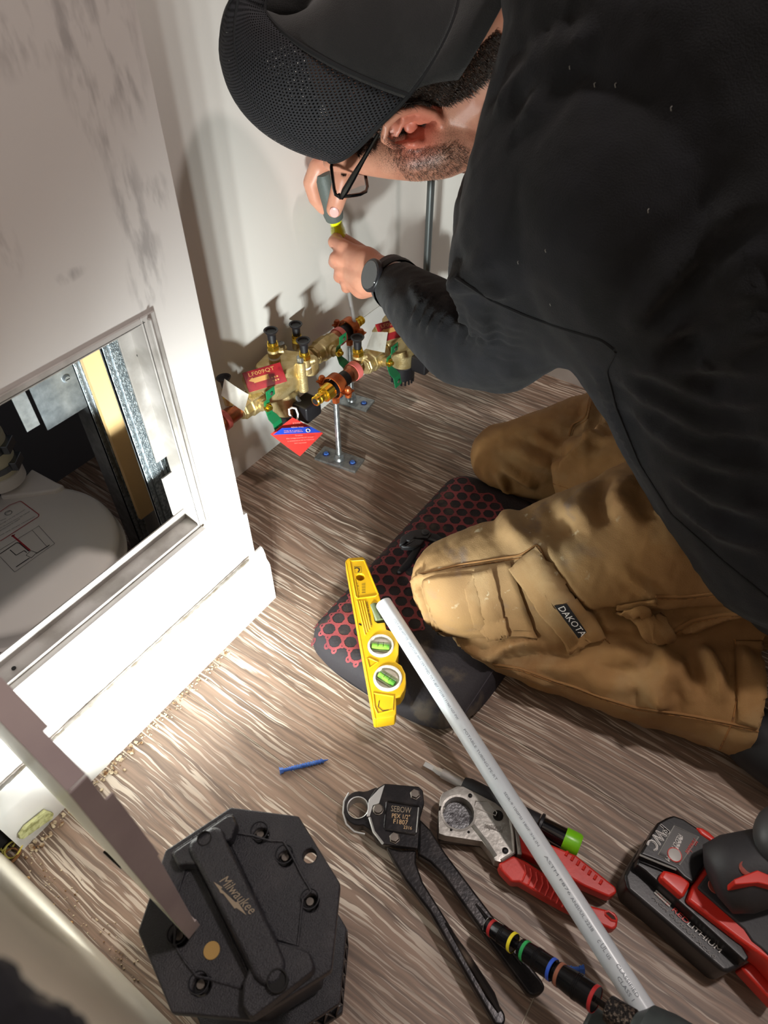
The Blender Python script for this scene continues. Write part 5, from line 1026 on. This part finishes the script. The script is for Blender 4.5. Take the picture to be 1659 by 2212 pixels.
fl_ = [([(470, 420), (560, 480), (640, 520)], .008, .006), ([(450, 440), (480, 500), (510, 550)], .006, .005), ([(560, 290), (640, 340), (720, 370), (760, 380)], .010, -.006), ([(480, 330), (600, 390), (700, 430)], .010, .004), ([(640, 260), (740, 300), (800, 270)], .010, -.006), ([(880, 120), (870, 200), (840, 300)], .008, .007),
       ([(840, 310), (880, 300), (980, 300)], .007, .005), ([(1000, 190), (900, 280), (780, 400), (720, 470)], .010, .007), ([(600, 610), (660, 690), (740, 720), (860, 700)], .014, -.008), ([(680, 570), (720, 660), (820, 690)], .010, -.006), ([(930, 460), (900, 560), (920, 640), (960, 680)], .010, -.008), ([(1150, 540), (1130, 620), (1160, 660)], .010, -.006), ([(1060, 460), (1000, 560), (1010, 640)], .012, .006),
       ([(560, 560), (500, 640), (520, 700), (600, 760)], .012, .005), ([(250, 640), (330, 660), (480, 600)], .012, .004), ([(640, 770), (700, 880), (760, 980), (900, 1110), (950, 1190)], .005, -.005), ([(400, 1280), (520, 1220), (640, 1190)], .007, .006), ([(250, 1180), (360, 1250), (480, 1290)], .007, .005), ([(430, 1290), (700, 1260), (860, 1250)], .009, -.008),
       ([(860, 1250), (960, 1330), (1090, 1330), (1100, 1250)], .010, -.006), ([(1190, 1200), (1210, 1350), (1190, 1450), (1170, 1490)], .010, .008), ([(1270, 1210), (1330, 1300), (1350, 1420)], .012, -.008), ([(1370, 1230), (1430, 1330), (1470, 1480)], .009, .007), ([(1420, 1230), (1500, 1330), (1530, 1480)], .011, -.006), ([(1000, 1220), (1080, 1300), (1200, 1490)], .009, .005), ([(1100, 1390), (1150, 1460), (1190, 1500)], .008, .005), ([(1300, 1230), (1280, 1330), (1320, 1480)], .008, .006), ([(1540, 1200), (1560, 1300), (1540, 1400), (1560, 1560)], .006, .004),
       ([(500, 1300), (640, 1370), (720, 1400)], .007, .005), ([(860, 1070), (1000, 1080), (1200, 1090), (1450, 1060)], .009, -.007), ([(1240, 1170), (1420, 1100), (1600, 1060)], .007, .006), ([(160, 880), (100, 940), (150, 1080), (200, 1160)], .006, .006), ([(60, 980), (110, 1100), (180, 1170)], .007, .004), ([(100, 1160), (200, 1180), (300, 1190)], .006, .004), ([(1000, 880), (1100, 960), (1180, 1020)], .006, .004)]
fl_ = [(a_, b_, c_ * 1.4) for a_, b_, c_ in fl_]; fold(tr, tt, fl_, ZT); wrinkle(tr, .0022, 38, 8); wrinkle(tr, .0010, 90, 5)
def pants():
    m = mat('tan_duck_canvas', (168, 118, 62), .85, bump=.25, bs=900); n, l = nt(m); b = n['Principled BSDF']; g = node(m, 'ShaderNodeNewGeometry').outputs['Position']
    base = ramp(m, noisen(m, g, 9, 4), [(.3, lin((128, 92, 52))), (.62, lin((158, 120, 72)))])
    s1 = ramp(m, noisen(m, g, 13, 5), [(.53, (0, 0, 0)), (.68, (1, 1, 1))]); s2 = ramp(m, noisen(m, g, 21, 4, (1, 1, 2)), [(.60, (0, 0, 0)), (.72, (1, 1, 1))]); s3 = ramp(m, noisen(m, g, 70, 5), [(.66, (0, 0, 0)), (.74, (1, 1, 1))])
    def near(c, r):
        x = node(m, 'ShaderNodeVectorMath', operation='DISTANCE'); l.new(g, x.inputs[0]); x.inputs[1].default_value = c; return mathn(m, 'MAXIMUM', mathn(m, 'SUBTRACT', 1.0, mathn(m, 'DIVIDE', x.outputs['Value'], r)), 0.0)
    k = mathn(m, 'MINIMUM', mathn(m, 'ADD', near(tuple(P(1030, 1180, .15)), .15), near(tuple(P(1180, 1130, .19)), .12)), .9)
    c = mix(m, mathn(m, 'MULTIPLY', mathn(m, 'ADD', mathn(m, 'MULTIPLY', s1, .45), mathn(m, 'MULTIPLY', k, .55)), .8), base, lin((176, 152, 112)))
    c = mix(m, mathn(m, 'MULTIPLY', mathn(m, 'MULTIPLY', s2, k), .75), c, lin((112, 100, 96))); c = mix(m, mathn(m, 'MULTIPLY', mathn(m, 'MULTIPLY', s3, k), .8), c, lin((226, 220, 190))); l.new(c, b.inputs['Base Color']); return m
M_tr = pants(); trs = finish('trousers', tr, M_tr, person); tt = bvh(tr)
M_st = mat('trouser_seam', (150, 104, 56), .9, c2=(110, 76, 42), ns=200); M_stp = mat('seam_ridge', (146, 106, 62), .85)
def seam(pts, r=.0016, two=True, col=None):
    drape_line('seam', tt, pts, r, col or M_stp, trs, ZT)
    if two: drape_line('stitching', tt, [(x + 9, y + 12) for x, y in pts], .0006, M_st, trs, ZT, .0008)
seam([(700, 490), (790, 520), (860, 570), (920, 650), (990, 760), (1050, 860), (1110, 940), (1160, 1000)]); seam([(1160, 1000), (1290, 1000), (1430, 985), (1560, 950)])
seam([(440, 1300), (560, 1320), (700, 1370), (800, 1400), (900, 1440), (1060, 1490), (1200, 1510), (1330, 1530), (1480, 1560), (1620, 1590)]); seam([(870, 110), (850, 210), (790, 240), (770, 330), (740, 380), (730, 440), (610, 470)]); seam([(1510, 1190), (1540, 1300), (1530, 1420), (1500, 1560), (1440, 1690)], .001, False, M_st)
seam([(1210, 1170), (1320, 1110), (1450, 1080), (1620, 1075)], .0018); seam([(110, 905), (300, 860), (560, 820), (640, 770), (700, 880), (790, 1010), (860, 1090), (950, 1200)], .0014)
dq = lambda nm, c4, off=.0025, th=.0022, bow=0.0, m=None, nx=16, ny=16: drape_quad(nm, tt, c4, m or M_tr, trs, nx, ny, off, th, ZT, bow)
dq('cargo_pocket', [(112, 905), (520, 850), (640, 1190), (180, 1170)], .003, .003, .004); dq('tool_pocket', [(140, 925), (440, 890), (515, 1180), (185, 1150)], .006, .003, .003)
dq('pocket_tab', [(355, 900), (445, 882), (520, 1182), (420, 1186)], .0095, .002, .001); dq('pocket_tab', [(320, 965), (360, 905), (430, 1180), (350, 1110)], .0095, .002, .001, nx=8)
fp_ = dq('pocket_flap', [(520, 880), (640, 785), (935, 1190), (790, 1245)], .008, .003, .004)
seam([(358, 1005), (412, 995), (432, 1078), (372, 1088), (358, 1005), (432, 1078)], .0006, False, M_st); seam([(412, 995), (372, 1088)], .0006, False, M_st)
def drape_on(obj_tree, off): pass
lp_ = dq('hammer_loop', [(980, 1050), (1110, 1020), (1245, 1160), (1160, 1215)], .010, .003, .006, nx=12, ny=8)
dq('waist_side_panel', [(985, 1035), (1160, 1005), (1165, 1030), (985, 1055)], .004, .003, 0, nx=12, ny=4)
dq('trouser_hem', [(1515, 1195), (1635, 1195), (1655, 1600), (1530, 1555)], .0015, .003, 0, nx=8, ny=24)
lq = [(712, 1045), (768, 1035), (856, 1162), (820, 1190)]; hc, hn = hit(tt, *ZT(790, 1110)); hn = sum([hit(tt, *ZT(*q_))[1] for q_ in lq + [(790, 1110)]], Vector()).normalized(); hc = hc + hn * .025
lw = [on_plane(*ZT(*q_), hc, hn) for q_ in lq]
lb = G().prismv(lw, -hn * .0025).build('brand_label', mat('label_woven_black', (18, 18, 20), .7), trs, bevel=.0006)
g = G(); t0 = on_plane(*ZT(728, 1054), hc, hn); t1 = on_plane(*ZT(832, 1180), hc, hn); t2 = on_plane(*ZT(752, 1040), hc, hn); text_g(g, 'DAKOTA', t0, t1 - t0, t2 - t0, .15, hn * .0003); g.build('label_lettering', mat('white_thread', (228, 226, 220), .7), lb)
# boot behind the cuff
Bt = Body(); Bt.chain([wz(1640, 1600, .045, .038), wz(1720, 1650, .05, .042), wz(1850, 1700, .04, .045)]); bt = Bt.fuse(.005, 3); finish('boot', bt, mat('black_boot', (20, 20, 22), .6), person)
# ---- cap worn backwards
cap_c = hd_(0, -.006, .030); n1, n2 = 72, 30; V = []; F = []
def capp(a, t):
    """a around (0 = face), t 0 edge .. 1 top"""
    fx = math.cos(a); lx = math.sin(a); th = t * math.pi / 2; pw = math.cos(th) ** .72; hz_ = math.sin(th)
    f = fx * (.134 if fx > 0 else .108) * pw + .004; l = lx * .0885 * pw; u = hz_ * (.136 + .016 * fx)
    u0 = .006 + .010 * fx + (-.018 if fx < 0 else 0) * abs(fx) + .010 * lx * lx
    puff = .006 * math.sin(th * 2) * (1 + .05 * math.cos(6 * a))
    return cap_c + L_ * (l + lx * puff) + F_ * (f + fx * puff) + U_ * (u0 + u)
for j in range(n2 + 1):
    for i in range(n1): V.append(capp(i * math.tau / n1, j / n2))
Fm, Ff = [], []
for j in range(n2):
    for i in range(n1): q = (j * n1 + i, j * n1 + (i + 1) % n1, (j + 1) * n1 + (i + 1) % n1, (j + 1) * n1 + i); (Ff if math.cos((i + .5) * math.tau / n1) < -.38 else Fm).append(q)
def capmesh():
    m = mat('cap_mesh', (20, 20, 23), .8); n, l = nt(m); b = n['Principled BSDF']; uvn = node(m, 'ShaderNodeUVMap'); uvn.uv_map = 'net'
    sp = node(m, 'ShaderNodeSeparateXYZ'); l.new(uvn.outputs[0], sp.inputs[0])
    row = mathn(m, 'FLOOR', sp.outputs[1]); xs = mathn(m, 'ADD', sp.outputs[0], mathn(m, 'MULTIPLY', mathn(m, 'MODULO', row, 2.0), .5))
    dx = mathn(m, 'SUBTRACT', mathn(m, 'FRACT', xs), .5); dy = mathn(m, 'SUBTRACT', mathn(m, 'FRACT', sp.outputs[1]), .5)
    d = mathn(m, 'SQRT', mathn(m, 'ADD', mathn(m, 'MULTIPLY', dx, dx), mathn(m, 'MULTIPLY', dy, dy)))
    hole = ramp(m, d, [(.24, (0, 0, 0)), (.34, (1, 1, 1))]); l.new(mix(m, hole, lin((4, 4, 6)), lin((34, 34, 39))), b.inputs['Base Color'])
    al = ramp(m, d, [(.20, (0, 0, 0)), (.24, (1, 1, 1))]); l.new(al, b.inputs['Alpha'])
    bp = node(m, 'ShaderNodeBump'); bp.inputs['Strength'].default_value = .8; bp.inputs['Distance'].default_value = .001; l.new(hole, bp.inputs['Height']); l.new(bp.outputs[0], b.inputs['Normal']); return m
def capobj(name, faces, m, uvs=False):
    o = G().add(V, faces).build(name, m, person, ang=80)
    if uvs:
        me = o.data; ly = me.uv_layers.new(name='net')
        for p in me.polygons:
            ids = list(p.vertices); a_s = [(i % n1) for i in ids]; w_ = max(a_s) - min(a_s) > n1 / 2
            for li, vi in zip(p.loop_indices, ids):
                a = vi % n1; a = a + n1 if (w_ and a < n1 / 2) else a; ly.data[li].uv = (a / n1 * 150, (vi // n1) / n2 * 64)
    s = o.modifiers.new('s', 'SOLIDIFY'); s.thickness = .0012; s.offset = 1; return o
g = G(); capf = capobj('cap', Ff, mat('cap_felt', (24, 23, 23), .9, c2=(31, 30, 30), ns=30, bump=.4, bs=900, sheen=.2)); capf['label'] = 'plain dark felt rear half of the cap'
cm = capobj('cap_net', Fm, capmesh(), True); cm['label'] = 'black mesh half of the cap'
def strip(vs, name, m, r): return G().tube(vs, r, 6).build(name, m, cm)
M_band = mat('cap_band', (14, 14, 17), .85)
G().tube([capp(i * math.tau / n1, .0) for i in range(n1)], .0028, 8, closed=True).build('cap_band', M_band, person)
a1 = math.acos(-.38)
for a in (a1, -a1): G().tube([capp(a, t / 20) + (capp(a, t / 20) - cap_c).normalized() * .001 for t in range(21)], .0020, 6).build('panel_seam', M_band, capf)
for a in (0, 1.05, -1.05): G().tube([capp(a, t / 20) for t in range(21)], .0020, 6).build('panel_seam', M_band, cm)
# bill
V2 = []; F2 = []; nb, mb = 28, 10
for j in range(mb + 1):
    for i in range(nb + 1):
        a = math.pi + (i / nb - .5) * 2.3; base = capp(a, 0.0); t = j / mb; out_ = (i / nb - .5) * 2
        V2.append(base + (-F_) * (.070 * t * (1 - .55 * abs(out_) ** 3)) + U_ * (-.020 * t * t - .016 * t * out_ ** 2) + L_ * (out_ * -.0 * t))
for j in range(mb):
    for i in range(nb): a = j * (nb + 1) + i; F2.append((a, a + 1, a + nb + 2, a + nb + 1))
bo = G().add(V2, F2).build('cap_bill', MATS['cap_felt'], person, ang=80); s = bo.modifiers.new('s', 'SOLIDIFY'); s.thickness = .003
# ---- hair: short strands below the cap edge, sideburn and eyebrow
M_hair = mat('dark_hair', (44, 33, 27), .5, c2=(62, 46, 36), ns=200); tb = bvh(sk)
def near_skin(p): h = tb.find_nearest(p); return h[0], h[1]
g = G(); rs = random.Random(5)
def strand(p, n, d, ln, r=.00035):
    d = (d - n * d.dot(n)).normalized(); q0 = p + n * .0002; q1 = p + d * ln * .5 + n * (.0022 + rs.random() * .001); q2 = p + d * ln + n * (.0016 + rs.random() * .0018)
    g.tube([q0, q1, q2], [r, r * .9, r * .3], 3)
for i in range(2200):
    a = rs.uniform(math.pi + .3, math.tau - .85); t = rs.random() ** .8; e = capp(a, 0.0) + U_ * .004
    fx = math.cos(a); drop = (.026 if fx > .35 else (.030 if fx > -.1 else .058)) * t
    if fx > .55: drop *= .45
    q, n = near_skin(e - U_ * drop - L_ * .0)
    if (q - EAR).length < .030 and (q - EAR).dot(eU) < .030: continue
    strand(q, n, -U_ * 1.0 - F_ * .55 + Vector((rs.gauss(0, .2), rs.gauss(0, .2), rs.gauss(0, .2))), rs.uniform(.006, .013))
HP = [(752, 322), (800, 286), (835, 232), (880, 196), (960, 158), (1030, 104), (1072, 62), (1090, 80), (1066, 150), (1010, 205), (960, 226), (905, 226), (865, 236), (835, 258), (818, 292), (812, 322), (775, 336)]
def inside(x, y, R_):
    c = False
    for (x0, y0), (x1, y1) in zip(R_, R_[1:] + R_[:1]):
        if (y0 > y) != (y1 > y) and x < (x1 - x0) * (y - y0) / (y1 - y0) + x0: c = not c
    return c
hn_ = 0
while hn_ < 3600:
    x, y = rs.uniform(745, 1095), rs.uniform(60, 340)
    if not inside(x, y, HP): continue
    hn_ += 1; h, n = hit(tb, x, y)
    if h is None: continue
    strand(h, n, (D(x + 14 + rs.gauss(0, 5), y + 10 + rs.gauss(0, 6), .75) - D(x, y, .75)).normalized(), rs.uniform(.005, .010), .0003)
for i in range(420):   # sideburn
    q, n = near_skin(hd_(.07, .018 + rs.gauss(0, .005), .018 - rs.random() * .045)); strand(q, n, -U_ + F_ * .2 + Vector((rs.gauss(0, .2), rs.gauss(0, .2), rs.gauss(0, .2))), rs.uniform(.004, .008), .0003)
for i in range(380):   # eyebrow
    q, n = near_skin(hd_(.060 - rs.random() * .045, .11, .026 + rs.gauss(0, .0018))); strand(q, n, L_ + U_ * .2, rs.uniform(.004, .007), .0003)
BP = [(822, 290), (850, 350), (880, 388), (940, 388), (1005, 362), (1012, 320), (985, 305), (930, 318), (880, 322), (845, 300)]; hn_ = 0
while hn_ < 1500:   # short beard on cheek and jaw
    x, y = rs.uniform(820, 1015), rs.uniform(288, 390)
    if not inside(x, y, BP): continue
    hn_ += 1; h, n = hit(tb, x, y)
    if h is not None: strand(h, n, (D(x + 12, y + 6 + rs.gauss(0, 5), .75) - D(x, y, .75)).normalized(), rs.uniform(.0018, .0040), .00014)
stuff(g.build('hair', M_hair, person, smooth=False))
for s in (1, -1): G().ball(hd_(s * .031, .078, .002), .0125, 3).build('eye', mat('eye_white', (226, 218, 210), .2), person)
# ---- glasses
M_fr = mat('black_acetate', (14, 14, 16), .16, coat=.6); M_gl = bpy.data.materials.new('lens_glass'); M_gl.use_nodes = True; MATS['lens_glass'] = M_gl
nb_ = M_gl.node_tree.nodes['Principled BSDF']; nb_.inputs['Transmission Weight'].default_value = 1; nb_.inputs['Roughness'].default_value = 0; nb_.inputs['IOR'].default_value = 1.08; nb_.inputs['Alpha'].default_value = .35
hinge = D(737, 427, .80); tip_ = D(818, 288, .748); 
gF = (hinge - tip_).normalized(); gl = thing_g = None
# lens frame seen edge-on: photo corner points given on a plane through the hinge, facing the gaze
gN = (F_ * .86 - U_ * .30 + L_ * .10).normalized()
Ln = (L_ - gN * L_.dot(gN)).normalized(); Un = gN.cross(Ln) * -1
if Un.dot(U_) < 0: Un = -Un
def lens(c, sgn, w=.0255, h=.020):
    return [c + Ln * (sgn * w * x) + Un * (h * y) for x, y in ((-1, .72), (-.9, .93), (-.6, 1), (.6, 1), (.93, .95), (1.04, .80), (1.0, .2), (.88, -.5), (.70, -.88), (.45, -1), (-.4, -1), (-.75, -.85), (-.95, -.35))]
lc1 = hinge - Ln * .028 - Un * .013; lc2 = lc1 - Ln * .066
gfr = G().tube(lens(lc1, 1), .0021, 8, closed=True).build('glasses', M_fr, person); gfr['label'] = 'black-framed glasses'
G().tube(lens(lc2, -1), .0021, 8, closed=True).build('rim', M_fr, gfr)
for c, s in ((lc1, 1), (lc2, -1)): G().add(lens(c, s), (tuple(range(13)),)).build('lens', M_gl, gfr)
G().tube([lc1 - Ln * .026 + Un * .008, lc1 - Ln * .033 + Un * .011 + gN * .003, lc1 - Ln * .040 + Un * .008], .0019, 8).build('bridge', M_fr, gfr)
tmid = hinge.lerp(tip_, .30)
G().tube([hinge + gN * .001, hinge.lerp(tip_, .12), hinge.lerp(tip_, .32), hinge.lerp(tip_, .6), hinge.lerp(tip_, .9), tip_], [.0026, .0044, .0040, .0026, .0022, .0022], 8).build('temple', M_fr, gfr)
hr_ = hinge - Ln * .122; tr_ = tip_ - L_ * .150; G().tube([hr_, hr_.lerp(tr_, .3), hr_.lerp(tr_, .95), tr_ - U_ * .02 - F_ * .02], [.0026, .0036, .0022, .002], 8).build('temple', M_fr, gfr)
G().tube([hinge, lc1 + Ln * .024 + Un * .016], .0028, 8).build('hinge', M_fr, gfr)
# ---- watch on the left wrist
wd = (D(866, 625, .955) - D(815, 590, 1.0)).normalized(); wc = D(848, 606, .975)
wf = D(823, 613, .925); nrm = (wf - wc); nrm -= wd * nrm.dot(wd); nrm.normalize(); wf = wc + nrm * .0310
sd2 = wd.cross(nrm); pts = [wc + (nrm * math.cos(t) * .0300 + sd2 * math.sin(t) * .0310) for t in [i * math.tau / 40 for i in range(40)]]
g = G(); V = []; 
for p in pts:
    rad = (p - wc).normalized()
    for a, b in ((-.010, 0), (.010, 0), (.010, .0026), (-.010, .0026)): V.append(p + wd * a + rad * b)
F = [(4 * i + k, 4 * i + (k + 1) % 4, 4 * ((i + 1) % 40) + (k + 1) % 4, 4 * ((i + 1) % 40) + k) for i in range(40) for k in range(4)]
watch = g.add(V, F).build('watch', mat('watch_strap', (58, 55, 60), .6), person); watch['label'] = 'round black smartwatch with dark grey strap'
G().lathe([(-.003, .019), (.001, .0222), (.006, .0228), (.0085, .0215), (.0092, .0200), (.0090, .0005)], wf, nrm, 48).build('watch_case', M_bs, watch)
G().lathe([(.0091, .0192), (.0098, .0188), (.0099, .0005)], wf, nrm, 48).build('watch_glass', mat('watch_glass', (40, 44, 50), .06, coat=1), watch)
# ---- chain at the neck
q0_, q1_ = D(1166, -20, .615), D(1118, 78, .672); 
for i in range(26):
    t = i / 25; h, n = hit(tb, 1163 - 42 * t - 10 * math.sin(t * 3), -18 + 100 * t)
    if h is None: continue
    p = h + n * .0022; d = (q1_ - q0_).normalized(); u = d.orthogonal().normalized(); u = Matrix.Rotation(i * 1.57 + .5, 3, d) @ u; w = d.cross(u)
    G().tube([p + d * math.cos(k * math.tau / 10) * .0032 + u * math.sin(k * math.tau / 10) * .0022 for k in range(10)], .0007, 5, closed=True).build('necklace_link', mat('silver', (200, 196, 192), .2, 1), person)
# thumbnail and fingernails
h, n = hit(tb, 722, 459)
if h: G().ball(h, .0068, 3, (1, 1.25, .22), n.to_track_quat('Z', 'Y').to_matrix().to_4x4()).build('thumbnail', mat('nail', (226, 176, 170), .25), person)
# ================================================================ SCREWDRIVER IN HAND
tp0 = Py(768, 712, .648); hb0 = Py(733, 512, .650); ht0 = Py(697, 372, .650)
sd = thing('screwdriver', 'slim screwdriver with a yellow and grey handle held upright over the clamp screw', 'screwdriver', tp0)
G().cyl(tp0, hb0, .0032, .0032, 12).build('shaft', mat('chrome_shaft', (176, 172, 170), .3, .5), sd)
dd = (ht0 - hb0); Lh = .036; dn = (Py(722, 462, .650) - hb0); 
G().lathe([(-.002, .006), (0, .0095), (.006, .0118), (.014, .0112), (.020, .0098), (.036, .0098)], hb0, dn, 12).build('yellow_collar', mat('yellow_acetate', (214, 220, 20), .12, coat=1), sd)
G().lathe([(.034, .0135), (.042, .0150), (.070, .0138), (.100, .0132), (.108, .010), (.110, .001)], hb0, (ht0 - hb0), 24).build('grip', mat('grey_green_rubber2', (84, 92, 88), .55, bump=.2), sd)

Fl = Body(); Fl.chain([(D(-70, 2190, .125), .009), (D(-20, 2235, .128), .009), (D(40, 2290, .13), .010), (D(140, 2370, .135), .010)]); Fl.chain([(D(-100, 2240, .125), .012), (D(20, 2380, .13), .014)])
fm = Fl.fuse(.0016, 2); wrinkle(fm, .0016, 260, 4); fo = finish('fleece_sleeve', fm, mat('black_fleece', (22, 21, 26), .95, c2=(120, 112, 100), ns=160, nlo=.58, nhi=.8, bump=.5, bs=700), None)
tag(fo, 'blurred black fleece sleeve against the left wall at the bottom left edge', 'sleeve')
